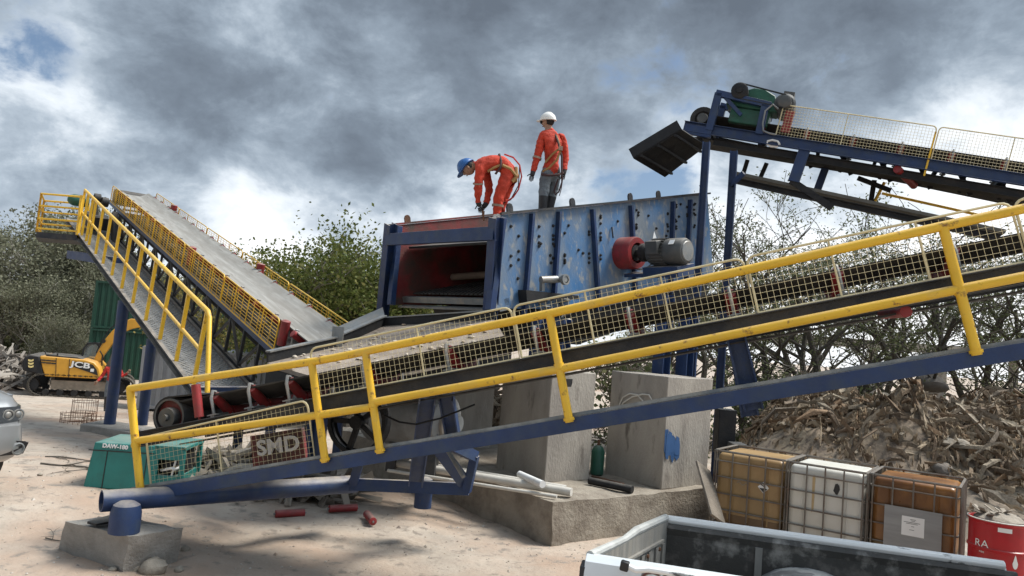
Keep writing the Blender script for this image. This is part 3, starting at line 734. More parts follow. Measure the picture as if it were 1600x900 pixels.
for x in (.0, 5.6): 
    m = MB(); m.lathe((x - .05, -.06, .1), (x - .05, -.06, .52), [(0, .03), (.005, .075), (.40, .075), (.42, .03)], 14); m.build('guide_roller', 'red', c2)
for x in (4.4, 12.0):
    m = MB(); m.lathe((x, -1.16, .1), (x, -1.16, .55), [(0, .03), (.005, .085), (.44, .085), (.45, .03)], 14); m.build('guide_roller', 'red', c2)
# walkway
WZ = -.80
wk = MB(); wk.box((X2 / 2 - .0, .56, WZ - .01), (X2 + .9, .86, .012)); wo = wk.build('walkway_floor', 'chequer', c2)
tr = MB(); rd = random.Random(8)
nx_ = int((X2 + .8) / .085)
for i in range(nx_):
    for j in range(8):
        x = -.4 + i * .085; y = .17 + j * .105 + (.052 if i % 2 else 0); s_ = 1 if (i + j) % 2 else -1
        tr.beam((x - .024, y - .024 * s_, WZ), (x + .024, y + .024 * s_, WZ), .018, .014)
tr.build('chequer_tread', pm('tread steel', (.33, .33, .32), .45, .5, bump=0), wo, smooth=False)
m = MB(); m.chan((-.5, 1.0, WZ - .03), (X2 + .3, 1.0, WZ - .03), .14, .07, flip=1); m.build('walkway_stringer', 'steel', c2)
m = MB(); m.chan((-.5, .10, WZ - .04), (X2 + .3, .10, WZ - .04), .1, .06, flip=-1); m.build('walkway_stringer', 'steel', c2)
RZ = .43
for x in [.45, 1.55, 2.75, 3.95, 5.2, 6.4, 7.6, 8.8, 9.9, 11.0, 11.5, 12.3, 12.95]:
    m = MB(); m.beam((x, 1.0, WZ + .04), (x, 1.0, RZ), .06, .05, up=(1, 0, 0)); m.build('rail_post', 'yellow', c2)
rail(c2, [(-.35, 1.0, WZ - .02), (.30, 1.0, RZ - .06), (.42, 1.0, RZ), (12.95, 1.0, RZ)], .038)
rail(c2, [(.42, 1.0, -.2), (12.95, 1.0, -.2)], .03, 'middle_rail')
# platform at the top (level)
pp = at(128, 372, 21.0)
Lp = flat(V((0, 0, 0)), 0)
def W2(px, py, d): return iv2 @ at(px, py, d)
m = MB(); P = [at(57, 362, 20.6), at(120, 372, 20.6), at(135, 352, 22.0), at(64, 352, 22.0)]
zf = P[0].z; P = [V((p.x, p.y, zf)) for p in P]
Pi = [iv2 @ p for p in P]; m.prism(Pi, iv2.to_3x3() @ V((0, 0, -.16))); m.build('platform_floor', 'steel', c2)
def prail(a, b, hs, r=.028):
    m = MB()
    for h in hs: m.tube([iv2 @ (a + V((0, 0, h))), iv2 @ (b + V((0, 0, h)))], r, 8)
    for q in (a, b): m.tube([iv2 @ q, iv2 @ (q + V((0, 0, hs[0] + .02)))], r, 8)
    m.build('platform_railing', 'yellow', c2)
hs = (1.08, .74, .38, .1)
prail(P[0], P[1], hs); prail(P[3], P[0], hs); prail(P[3], P[2], hs)
m = MB(); a = at(122, 360, 20.8); m.beam(iv2 @ V((a.x, a.y, zf - .1)), iv2 @ V((a.x, a.y, zf + 1.15)), .1, .1, up=(1, 0, 0)); m.build('rail_post', 'yellow', c2)
# head drive: motor, reducer and small wheels
m = MB(); a = W2(150, 345, 21.6); m.box(a, (1.0, .5, .35)); m.beam(W2(148, 318, 21.6), W2(150, 360, 21.6), .12, .14); m.beam(W2(178, 335, 21.4), W2(180, 385, 21), .14, .3); m.build('drive_mount', 'dark', c2)
m = MB(); a = W2(139, 316, 21.6); m.lathe(a, a + V((.0, .55, 0)), [(0, .1), (.02, .17), (.4, .17), (.5, .12), (.55, .05)], 18); m.build('drive_motor', 'green', c2)
for px, py in ((158, 311), (170, 317)):
    m = MB(); a = W2(px, py, 21.3); m.lathe(a, a + V((0, .2, 0)), [(0, .08), (.02, .14), (.18, .14), (.2, .08)], 16); m.build('drive_wheel', 'dark', c2)
# round legs and horizontal stub beam
def rleg(pxb, pyb, pxt, pyt, d, r):
    b = at(pxb, pyb, d); t = at(pxt, pyt, d); t = V((b.x, b.y, t.z)); m = MB(); m.tube([iv2 @ b, iv2 @ t], r, 18); m.build('leg', 'blue', c2)
rleg(171, 664, 194, 470, 16.6, .12); rleg(222, 664, 240, 530, 16.0, .105)
m = MB(); m.beam(W2(112, 398, 20.4), W2(190, 410, 18.6), .25, .22); m.build('outrigger_beam', 'blue', c2)
m = MB(); m.beam(W2(300, 612, 11.7), W2(395, 612, 11.5), .1, .16); m.build('end_beam', 'blue', c2)
# tail legs
leg(c2, (.9, .05, -.85), iv2 @ V((*(M2 @ V((.9, .05, -.85))).xy, 0)), .12, .12); leg(c2, (.9, -1.2, -.85), iv2 @ V((*(M2 @ V((.9, -1.2, -.85))).xy, 0)), .12, .12)
m = MB(); m.lathe((-.55, -1.05, .12), (-.55, -.15, .12), [(0, .05), (0, .17), (.9, .17), (.9, .05)], 22); m.build('tail_drum', 'dark', c2)
# raise legs under the head
m = MB(); a = at(165, 668, 16.7); b = at(232, 672, 15.8)
zz = a.z + .1; m.prism([V((a.x - .35, a.y - .4, zz)), V((b.x + .5, b.y - .45, zz)), V((b.x + .55, b.y + .5, zz)), V((a.x - .3, a.y + .5, zz))], (0, 0, -.6))
o = m.build('concrete_pad', 'footing', bevel=.02); tag(o, 'low dusty concrete pad under the two round blue legs at left', 'concrete pad')

# ================= high conveyor at right
M3 = frame(at(1212, 212, 13.8), at(1600, 273, 12.3)); iv3 = M3.inverted()
c3 = thing('belt_conveyor', 'high dark conveyor with green gearbox and wire guards, at upper right over the screen', 'conveyor', M3)
X3 = 6.6
def q3(px, py, y=0.0): return pl(M3, px, py, y)
m = MB(); m.chan((-1.75, 0, -.10), (X3, 0, -.10), .2, .08, flip=-1); m.build('frame_channel', 'blue', c3, bevel=.003)
m = MB(); m.chan((-1.75, 1.05, -.10), (X3, 1.05, -.10), .2, .08, flip=1); m.build('frame_channel', 'steel', c3)
m = MB()
for i in range(8): m.beam((-1.2 + i, .012, -.12), (-1.2 + i, 1.038, -.12), .06, .08)
m.build('cross_member', 'steel', c3)
belt(c3, -1.4, X3, .14, .14, .92, n=70)
m = MB(); m.box((2.5, .53, -.24), (8, .78, .014)); m.build('return_belt', 'rubber', c3)
for i in range(9): idler(c3, -.3 + i * .82, 0.0, .14, .14, .92, .055)
for a, b in ((.0, 2.62), (2.66, 6.5)):
    guard(c3, a, b, .005, .60, -.02, .055, bars=(.44,) if a == 0 else (.62, .3), wr=.0024, fr=.012)
m = MB(); m.beam((2.62, -.03, -.3), (2.62, -.03, .5), .03, .03, up=(1, 0, 0)); m.build('guard_post', 'yellow', c3)
# head drum
hd = q3(1098, 186, .12)
m = MB(); m.lathe(hd, hd + V((0, .82, 0)), [(0, .16), (0, .25), (.82, .25), (.82, .16)], 26, caps=False); m.lathe(hd + V((0, .05, 0)), hd + V((0, .77, 0)), [(0, .245), (.72, .245)], 24); o = m.build('head_drum', 'rubber', c3)
m = MB(); m.lathe(hd + V((0, -.08, 0)), hd + V((0, .05, 0)), [(0, .05), (0, .1), (.05, .11), (.13, .11)], 18); m.build('bearing', 'motorgrey', o)
m = MB(); a = q3(1075, 203, 0); m.box((a.x + .2, -.03, a.z), (.55, .08, .2)); m.build('bearing_seat', 'blue', c3, bevel=.004)
# drive frame above the head
m = MB(); fy = -.02
def bm(a, b, w_=.09, h_=.13, y=fy): m.beam(q3(*a, y), q3(*b, y), w_, h_, up=(0, 0, 1))
A, B, C_, D = (1123, 146), (1196, 164), (1108, 204), (1186, 210)
for y in (-.03, .75):
    f = lambda p: V((q3(*p, -.03).x, y, q3(*p, -.03).z))
    m.beam(f(C_), f(A), .11, .14, up=(1, 0, 0)); m.beam(f(D), f(B), .11, .14, up=(1, 0, 0)); m.beam(f(A) + V((-.05, 0, 0)), f(B) + V((.1, 0, 0)), .11, .12)
    m.beam(f((1133, 152)), f((1158, 180)), .06, .07)
m.build('drive_frame', 'blue', c3, bevel=.004)
f = lambda px, py, y: V((q3(px, py, -.03).x, y, q3(px, py, -.03).z))
m = MB(); g0 = f(1180, 158, .1); 
prof = [(-.55, -.1), (-.55, .05), (-.4, .16), (-.1, .3), (.1, .3), (.32, .2), (.42, .0), (.42, -.12)]
m.prism([g0 + V((a, 0, b)) for a, b in prof], (0, .45, 0)); m.box(g0 + V((-.06, .22, -.27)), (.75, .4, .3)); m.build('gearbox', 'green', c3, bevel=.02)
m = MB(); a = f(1156, 143, -.12); m.lathe(a, a + V((0, .28, 0)), [(0, .05), (0, .13), (.02, .16), (.26, .16), (.28, .13)], 22); m.lathe(a + V((0, -.03, 0)), a, [(0, .06), (.03, .06)], 14); m.build('belt_sheave', 'dark', c3)
m = MB(); b = f(1226, 159, -.05); m.lathe(b + V((0, -.05, 0)), b + V((0, .1, 0)), [(0, .1), (.02, .13), (.15, .13)], 20)
m.lathe(b + V((0, .1, 0)), b + V((0, .7, 0)), [(0, .16), (.03, .2), (.5, .2), (.6, .12)], 20); m.box(b + V((.02, .35, .22)), (.2, .22, .12)); o = m.build('drive_motor', 'motorgrey', c3)
m = MB(); m.beam(a + V((.0, .05, .15)), b + V((0, -.02, .12)), .04, .02); m.beam(a + V((0, .05, -.15)), b + V((0, -.02, -.12)), .04, .02); m.build('drive_belt', 'black', c3)
m = MB(); m.box(f(1231, 189, .02), (.16, .05, .42)); m.build('warning_plate', 'red', c3)
m = MB(); m.tube([f(1192, 195, -.1), f(1196, 175, -.1), f(1208, 165, -.1), f(1216, 172, -.1)], .018, 6); m.tube([f(1192, 195, -.1), f(1193, 206, -.1), f(1202, 210, -.1), f(1212, 212, -.1)], .018, 6); m.build('cable_loop', 'bracket', c3)
# discharge chute hanging from the head
pts = [at(1066, 203, 13.4), at(1104, 228, 14.4), at(1039, 277, 14.8), at(990, 248, 13.75)]
nrm = (pts[1] - pts[0]).cross(pts[3] - pts[0]).normalized()
m = MB()
if nrm.z < 0: nrm = -nrm
m.prism([iv3 @ p for p in pts], (iv3.to_3x3() @ nrm) * .03)
for a, b in ((0, 3), (1, 2)): m.beam(iv3 @ (pts[a] + nrm * .12), iv3 @ (pts[b] + nrm * .12), .03, .2, up=tuple(iv3.to_3x3() @ nrm))
for u in (.15, .5, .85): m.beam(iv3 @ (pts[0].lerp(pts[3], u) - nrm * .025), iv3 @ (pts[1].lerp(pts[2], u) - nrm * .025), .06, .045)
m.build('discharge_chute', 'dark', c3)
# truss below: lower plank walkway, posts and braces
def w3(px, py, y): return pl(M3, px, py, y)
m = MB(); m.beam(w3(1110, 218, 1.1), w3(1600, 318, 1.1), .5, .05); m.build('lower_deck', 'dark', c3)
m = MB(); m.chan(w3(1115, 222, .1), w3(1600, 305, .1), .14, .07, flip=-1); m.build('lower_chord', 'dark', c3)
m = MB(); a, b = w3(1150, 278, .5), w3(1562, 368, .5); m.beam(a, b, .9, .06); m.build('plank_walkway', pm('dusty plank walkway', (.12, .115, .10), .85, var=.25, bump=.2), c3)
m = MB(); m.chan(w3(1150, 283, .05), w3(1562, 372, .05), .11, .07, flip=-1); m.build('walkway_stringer', 'dark', c3)
m = MB(); m.beam(w3(1258, 232, .02), w3(1240, 284, .02), .12, .2, up=(1, 0, 0)); m.build('hanger', 'blue', c3)
m = MB(); m.beam(w3(1290, 262, .9), w3(1276, 300, .9), .1, .14, up=(1, 0, 0)); m.build('hanger', 'blue', c3)
bb = [((1236, 282, .02), (1300, 325, .02), .08, .12), ((1168, 250, .9), (1160, 276, .9), .06, .08), ((1198, 255, .9), (1188, 278, .9), .06, .08)]
for k in range(6): bb += [((1250 + 62 * k, 226 + 10 * k, .9), (1268 + 62 * k, 262 + 11 * k, .9), .06, .08), ((1262 + 62 * k, 228 + 10 * k, .9), (1250 + 62 * k, 258 + 11 * k, .9), .05, .06)]
for a, b, w_, h_ in bb:
    m = MB(); m.beam(w3(*a), w3(*b), w_, h_); m.build('brace', 'dark', c3)
rail(c3, [w3(1365, 318, 1.3), w3(1382, 285, 1.3)], .03, 'rail_post')
m = MB(); m.beam(w3(1340, 278, 1.2), w3(1392, 298, 1.2), .08, .08); m.beam(w3(1366, 282, 1.25), w3(1360, 320, 1.25), .09, .09, up=(1, 0, 0)); m.build('deck_bracket', 'dark', c3)
rail(c3, [w3(1378, 302, 1.3), w3(1530, 336, 1.3)], .028, 'walkway_rail')
m = MB(); roller(m, w3(1402, 264, -.02), w3(1428, 290, .9) , .07); m.build('return_roller', 'red', c3)
m = MB(); a = f(1208, 224, -.05); m.tube([a + V((.12 * math.cos(t * .9), .05 * t / 12, .06 * math.sin(t * .9))) for t in range(15)], .02, 6); m.build('cable_coil', 'chalk', c3)
# tall legs to the ground
for (pxb, pyb, pxt, pyt, d, w_) in ((1080, 560, 1104, 222, 12.7, .11), (1114, 735, 1147, 236, 13.6, .12)):
    t = at(pxt, pyt, d); b = V((t.x, t.y, gz(t.x, t.y) - .02)); m = MB(); m.ibeam(iv3 @ b, iv3 @ t, w_ * 1.1, w_ * 1.3, .014, up=(1, 0, 0)); m.build('leg', 'blue', c3)
for x in (5.6,):
    for y in (0.0, 1.0):
        t = M3 @ V((x + .6, y, -.1)); m = MB(); m.ibeam(iv3 @ V((t.x, t.y, 0)), iv3 @ t, .14, .14, .014, up=(1, 0, 0)); m.build('leg', 'blue', c3)
m = MB(); t = at(1147, 240, 13.6); u = at(1180, 285, 13.2); m.beam(iv3 @ at(1142, 290, 13.6), iv3 @ at(1162, 270, 13.4), .06, .08); m.build('brace', 'blue', c3)
# ---------------------------------------------------------------- concrete
A1 = V((math.cos(R(37)), math.sin(R(37)), 0)); A2 = V((-A1.y, A1.x, 0))
bc = onz(865, 785, .5); bc.z = 0
def quadprism(p, l1, l2, z0, z1, name, mat, bevel=.012, taper=0.0):
    m = MB(); n1, n2, nz_ = max(2, int(l1 / .12)), max(2, int(l2 / .12)), max(2, int((z1 - z0) / .12))
    pts = [p, p + A1 * l1, p + A1 * l1 + A2 * l2, p + A2 * l2]
    m.prism([V((q.x, q.y, z0)) for q in pts], (0, 0, z1 - z0))
    o = m.build(name, mat, bevel=bevel); return o
def roughen(o, amp, s, cuts=20):
    bm = bmesh.new(); bm.from_mesh(o.data); bmesh.ops.subdivide_edges(bm, edges=bm.edges, cuts=cuts, use_grid_fill=True)
    for v in bm.verts:
        v.co += V((noise.noise(v.co * s), noise.noise(v.co * s + V((9, 0, 0))), noise.noise(v.co * s + V((0, 9, 0))))) * amp
    bm.to_mesh(o.data); bm.free(); o.data.polygons.foreach_set('use_smooth', [True] * len(o.data.polygons)); o.data.set_sharp_from_angle(angle=R(40))
o = quadprism(bc, 3.4, 6.2, -.3, .5, 'foundation_block', 'rough', 0); roughen(o, .03, 3.5, 26)
tag(o, 'long rough stained concrete foundation block carrying the grey piers', 'foundation')
p1 = onz(850, 754, .5); p1.z = 0; p2 = onz(1033, 764, .5); p2.z = 0
o = quadprism(p1, .84, 1.12, .49, 2.02, 'concrete_pier', 'concrete'); roughen(o, .008, 2.5, 12); tag(o, 'grey concrete pier with a dark slot near its top, behind the short elbow pipe', 'pier', 'concrete piers on the foundation')
pier1 = o
m = MB(); c = p1 + A1 * .25 + A2 * -.004; m.prism([V((c.x, c.y, 1.86)) + A1 * a + V((0, 0, b)) for a, b in [(-.13, .0), (-.11, -.05), (.11, -.05), (.13, 0), (.13, .06), (-.13, .06)]], A2 * .02); m.build('slot', 'black', o)
o = quadprism(p2, 1.0, 1.12, .49, 2.06, 'concrete_pier', 'concrete'); roughen(o, .008, 2.5, 12); tag(o, 'grey concrete pier with a blue paint smear and a hank of pale wire', 'pier', 'concrete piers on the foundation')
m = MB(); rd = random.Random(4)
c0 = onz(1062, 715, .8); fr_ = axes(V((p2.x, p2.y, 0)), A1, V((0, 0, 1)))
def on_face(px, py): q = pl(fr_, px, py, -.006); return q
cs = [(1040, 673, 1043, 716), (1044, 674, 1049, 713), (1050, 680, 1054, 716), (1055, 683, 1061, 712), (1041, 690, 1059, 705)]
for (xa, ya, xb, yb) in cs:
    for k in range(5):
        a = on_face(xa + rd.uniform(-1, 2), ya + rd.uniform(-3, 9)); b = on_face(xb + rd.uniform(-2, 1), yb + rd.uniform(-12, 3)); y = -.006 - .0012 * k - rd.random() * .001
        pts = [V((a.x + rd.uniform(-.02, .02), y, a.z)), V((b.x, y, a.z - .02 + rd.uniform(-.03, .03))), V((b.x + rd.uniform(-.01, .01), y, b.z)), V(((a.x + b.x) / 2, y, b.z - rd.uniform(.0, .06))), V((a.x, y, b.z + .02))]
        m.add([fr_ @ q for q in pts], [(0, 1, 2, 3, 4)])
m.build('paint_smear', pm('blue paint smear', (.03, .09, .22), .6, bump=0), o)
m = MB(); fl_ = axes(V((p2.x, p2.y, 0)), A2, V((0, 0, 1)))
def on_left(px, py): q = pl(fl_, px, py, .03); return fl_ @ q
m.tube([on_left(*p) for p in [(967, 641), (968, 632), (973, 621), (984, 615), (996, 617), (1004, 626), (1009, 634)]], .011, 6)
m.tube([on_left(*p) for p in [(967, 641), (974, 629), (988, 620), (1004, 616), (1014, 617), (1018, 624), (1015, 634)]], .011, 6)
m.tube([on_left(*p) for p in [(968, 642), (984, 641), (998, 640), (1010, 634)]], .010, 6)
w_ = m.build('wire_hank', 'pvc'); tag(w_, 'hank of pale stiff wire hooked on the shaded face of the right pier', 'wire')
p3 = bc + A2 * 3.75 + A1 * .75
o = quadprism(p3, 1.0, .9, .49, 2.0, 'concrete_pier', 'concrete'); roughen(o, .008, 2.5, 12); tag(o, 'grey concrete pier farthest left, mostly hidden behind the grey tank and blue legs', 'pier', 'concrete piers on the foundation')
# grey tank on the foundation
t0 = at(600, 668, 10.6); t1 = at(702, 664, 10.1); d = (t1 - t0); d.z = 0
tk = thing('steel_tank', 'round grey horizontal steel tank with a flanged end behind the blue conveyor legs', 'tank', V((t0.x, t0.y, .5)))
iv = tk.matrix_world.inverted()
a = iv @ V((t0.x, t0.y, 1.22)); b = iv @ V((t1.x, t1.y, 1.22)); l = (b - a).length
m = MB(); m.lathe(a, b, [(-.3, .1), (-.25, .33), (-.15, .40), (l - .12, .40), (l - .04, .36), (l, .2)], 30); m.build('shell', pm('grey tank paint', (.20, .205, .20), .6, var=.2, col2=(.14, .13, .12), amt=.4, bump=.1), tk)
m = MB(); m.lathe(a.lerp(b, .98), b + (b - a).normalized() * .14, [(0, .24), (.05, .24), (.05, .11), (.18, .11), (.18, .06)], 20); m.build('end_flange', 'bracket', tk)
for u in (.2, .8):
    m = MB(); m.box(a.lerp(b, u) + V((0, 0, -.55)), (.12, .6, .35)); m.build('saddle', 'steel', tk)
# footing of the near conveyor: an irregular block
B_ = [onz(193, 893, 0), onz(276, 875, 0), None, onz(90, 860, 0)]; T_ = [onz(203, 838, .34), onz(286, 826, .34), None, onz(101, 814, .34)]
B_[2] = B_[1] + B_[3] - B_[0]; T_[2] = T_[1] + T_[3] - T_[0]
m = MB(); m.add([V((p.x, p.y, -.12)) for p in B_] + T_, [(0, 1, 5, 4), (1, 2, 6, 5), (2, 3, 7, 6), (3, 0, 4, 7), (4, 5, 6, 7), (3, 2, 1, 0)])
o = m.build('footing', 'footing'); roughen(o, .022, 5, 26); tag(o, 'chunky grey concrete footing block under the end of the blue base pipe', 'footing')
m = MB(); q = onz(190, 812, .36); m.prism([onz(136, 818, .365), onz(170, 808, .365), onz(186, 815, .365), onz(150, 822, .365)], (0, 0, .02)); o = m.build('steel_offcut', 'dark'); tag(o, 'flat dark steel offcut lying on the concrete footing', 'steel plate')

# ---------------------------------------------------------------- vibrating screen
MS = frame(at(780, 336, 11.0), at(1095, 305, 14.7)); ivs = MS.inverted(); LS = (at(1095, 305, 14.7) - at(780, 336, 11.0)).length
def qs(px, py, y=0.0): return pl(MS, px, py, y)
vs_ = thing('vibrating_screen', 'large inclined vibrating screen with worn blue steel side and open dark red discharge end', 'vibrating screen', MS)
WS = 2.65
lo = qs(768, 482); 
prof = [V((0, 0, 0)), V((LS + .25, 0, 0)), V((LS + .25, 0, -1.75)), V((2.2, 0, -1.75)), V((1.2, 0, -1.62)), V((lo.x, 0, lo.z))]
m = MB(); m.prism(prof, (0, .02, 0)); sp1 = m.build('side_plate', 'plateblue', vs_)
m = MB(); m.prism([p + V((0, .024, 0)) for p in prof], (0, .008, 0)); m.build('liner', 'maroon', vs_)
m = MB(); m.prism([p + V((0, WS, 0)) for p in prof], (0, .02, 0)); m.build('side_plate', 'maroon', vs_)
m = MB(); m.beam((-.02, -.03, .02), (LS + .25, -.03, .02), .1, .035); m.build('top_flange', 'steel', vs_); m = MB(); m.beam((-.02, WS + .03, .02), (LS + .25, WS + .03, .02), .1, .035); m.build('top_flange', 'maroon', vs_)
for (xa, ya, xb, yb) in [(832, 331, 818, 472), (874, 328, 866, 428), (926, 324, 936, 455), (986, 318, 994, 440), (1052, 312, 1048, 430), (1079, 309, 1072, 420)]:
    m = MB(); a, b = qs(xa, ya + 3, -.045), qs(xb, yb + 30, -.045); m.beam(a, b, .05, .085, up=(0, 1, 0)); m.build('rib', 'blue', vs_)
m = MB(); a, b = qs(784, 340, -.03), qs(766, 484, -.03); m.beam(a, b, .11, .12, up=(0, 1, 0)); m.build('front_post', 'blue', vs_, bevel=.004)
m = MB(); a, b = V((0, WS - .03, -.02)), V((lo.x, WS - .03, lo.z)); m.beam(a, b, .1, .12, up=(0, 1, 0)); m.build('front_post', 'blue', vs_, bevel=.004)
# bolts: small bold heads scattered in loose rows
bm_ = MB(); bm_.lathe((0, 0, 0), (0, -.035, 0), [(0, .028), (.008, .028), (.010, .018), (.03, .016)], 6)
pb0 = bm_.build('bolt', 'dark', vs_); first = True
rd = random.Random(2); cols = [(796, 812, 345, 440), (840, 866, 340, 420), (880, 922, 345, 415), (936, 982, 335, 430), (992, 1045, 320, 372), (1054, 1075, 318, 372), (1082, 1092, 315, 360)]
for (xa, xb, ya, yb) in cols:
    for k in range(14 if xb - xa > 16 else 7):
        px = rd.choice((xa + 2, xb - 2, rd.uniform(xa, xb))); py = rd.uniform(ya, yb)
        if 955 < px < 1010 and py > 360: continue
        o = pb0 if first else pb0.copy()
        if not first: COL.objects.link(o); o.parent = vs_
        first = False; o.location = qs(px, py, -.001)
m = MB(); m.prism([V((.5, .1, -1.55)), V((LS + .2, .1, -1.7)), V((LS + .1, .1, -2.15)), V((1.6, .1, -2.3)), V((.6, .1, -2.0))], (0, WS - .2, 0)); m.build('under_pan', 'dark', vs_)
# lifting lugs
for px, py, y in ((637, 345, WS), (797, 331, 0), (895, 323, 0), (985, 310, 0), (1029, 306, 0)):
    x = (pl(MS, px, py, y)).x; m = MB()
    m.prism([V((x + a, y - .01, b)) for a, b in [(-.06, .03), (.06, .03), (.06, .11), (.04, .15), (0, .165), (-.04, .15), (-.06, .11)]], (0, .03, 0)); m.build('lifting_lug', 'rust' if y else 'steel', vs_)
# decks, cross tubes, feed box
m = MB(); m.box((LS / 2 + .1, WS / 2, lo.z + .12), (LS - .2, WS - .06, .03)); dk = m.build('deck', 'steel', vs_)
m = MB(); n = 0
for i in range(26):
    for j in range(22):
        x = .06 + i * .075; y = .12 + j * .11 + (.05 if i % 2 else 0); m.box((x, y, lo.z + .145), (.045, .07, .02))
m.build('deck_knob', 'rubber', dk, smooth=False)
m = MB(); m.tube([(1.3, .05, lo.z + .38), (1.1, WS - .02, lo.z + .30)], .065, 14); m.build('cross_tube', pm('brown dusty tube', (.17, .13, .10), .8, bump=.1), vs_)
m = MB(); m.beam((-.02, .0, lo.z + .05), (-.02, WS, lo.z + .05), .1, .1); m.beam((-.1, 0, lo.z - .06), (-.1, WS, lo.z - .06), .16, .03); m.build('discharge_lip', 'bracket', vs_)
m = MB(); m.box((LS + .1, WS / 2, -.7), (.04, WS - .1, 1.5)); m.build('feed_wall', 'maroon', vs_)
m = MB(); m.box((LS / 2 + .1, WS / 2, -.42), (LS - .15, WS - .05, .04)); m.build('upper_deck', 'dark', vs_)
m = MB(); 
for x in (1.6, 3.2, 4.6): m.beam((x, .035, -.28), (x, WS - .01, -.28), .12, .12)
m.build('cross_beam', 'maroon', vs_)
# exciter and motor
ex = qs(972, 396, 0)
m = MB(); m.lathe(ex, ex + V((0, -.34, 0)), [(0, .26), (0, .285), (.30, .285), (.34, .27), (.34, .18)], 30, caps=False); m.lathe(ex + V((0, -.02, 0)), ex + V((0, -.24, 0)), [(0, .26), (.22, .26)], 24); m.build('exciter_housing', 'red', vs_)
m = MB(); m.lathe(ex + V((0, -.24, 0)), ex + V((0, -.62, 0)), [(0, .14), (.08, .14), (.09, .07), (.2, .07), (.21, .16), (.3, .16), (.38, .1)], 20)
m.build('coupling', 'dark', vs_)
mo = ex + V((0, -.62, 0))
m = MB(); m.lathe(mo, mo + V((0, -.74, 0)), [(0, .12), (.02, .2), (.06, .21), (.36, .21), (.40, .222), (.68, .222), (.72, .20), (.74, .15)], 26)
for k in range(24):
    a = k * math.pi / 12; dd = V((math.cos(a), 0, math.sin(a))); m.beam(mo + dd * .215 + V((0, -.08, 0)), mo + dd * .215 + V((0, -.36, 0)), .012, .04, up=dd)
mt2 = m.build('drive_motor', 'motorgrey', vs_)
m = MB(); m.lathe(mo + V((0, -.735, 0)), mo + V((0, -.75, 0)), [(0, .17), (.012, .16), (.015, .05)], 24); m.build('fan_grille', 'bracket', mt2)
m = MB(); m.box(mo + V((-.2, -.2, .1)), (.14, .24, .22)); m.build('terminal_box', 'motorgrey', mt2, bevel=.01)
m = MB(); m.box(mo + V((-.17, -.55, .172)), (.09, .1, .004), Matrix.Rotation(R(-45), 3, 'Y')); m.build('nameplate', 'chalk', mt2)
m = MB(); m.prism([mo + V((-.1, -.14, .24)), mo + V((.0, -.14, .24)), mo + V((-.05, -.14, .36))], (0, .006, 0)); m.build('warning_sign', 'chalk', mt2)
m = MB(); m.box(mo + V((.0, -.33, -.32)), (.5, .7, .18)); m.beam(mo + V((0, .5, -.38)), mo + V((0, -.5, -.38)), .3, .06); m.build('motor_base', 'blue', vs_, bevel=.006)
m = MB(); m.tube([qs(1020, 402, -.5), qs(1018, 412, -.6), qs(1010, 420, -.5), qs(995, 421, -.2)], .012, 6); m.build('cable', 'bracket', vs_)
m = MB(); m.tube([qs(956, 355, -.02), qs(958, 372, -.05)], .014, 6); m.build('cable', 'black', vs_)
# spray pipe stub and support arm
m = MB(); a = qs(866, 438, -.10); m.tube([a + V((0, .08, .0)), a + V((0, -.25, .02))], .05, 14); m.tube([qs(845, 437, -.15), qs(870, 436, -.2)], .055, 12)
m.lathe(a + V((0, -.2, .01)), a + V((0, -.28, .015)), [(0, .06), (0, .085), (.06, .085), (.06, .055)], 18, caps=False); m.lathe(a + V((0, -.2, .01)), a + V((0, -.22, .01)), [(0, .08), (.02, .08)], 18)
m.beam(qs(847, 440, -.12), qs(847, 455, -.12), .06, .06, up=(1, 0, 0)); m.build('spray_pipe', 'bracket', vs_)
m = MB(); a, b = qs(822, 453, -.2), qs(905, 462, -.2); m.prism([a, b, b + V((0, 0, -.06)), a + V((.15, 0, -.2)), a + V((0, 0, -.2))], (0, .18, 0)); m.build('spring_bracket', 'dark', vs_)
for k in range(2):
    m = MB(); a = qs(850 + 32 * k, 470, -.15); pts = [a + V((.08 * math.cos(t * .7), .08 * math.sin(t * .7), -.012 * t + .1)) for t in range(45)]; m.tube(pts, .016, 6); m.build('spring', 'bracket', vs_)
# screen legs standing on the piers
for px, py in ((1032, 588), (1068, 594)):
    b = at(px, py, 11.6 if px < 1040 else 11.9); t = V((b.x, b.y, 3.3)); b = V((b.x, b.y, 2.05)); m = MB(); m.ibeam(ivs @ b, ivs @ t, .2, .2, .014, up=(1, 0, 0)); m.build('leg', 'blue', vs_)
for q in (pier1.matrix_world.translation, ):
    for u, v_ in ((.4, .3), (.4, .85)):
        b = V((p1.x, p1.y, 2.01)) + A1 * u + A2 * v_; m = MB(); m.ibeam(ivs @ b, ivs @ (b + V((0, 0, .75))), .18, .18, .014, up=(1, 0, 0)); m.build('leg', 'blue', vs_)

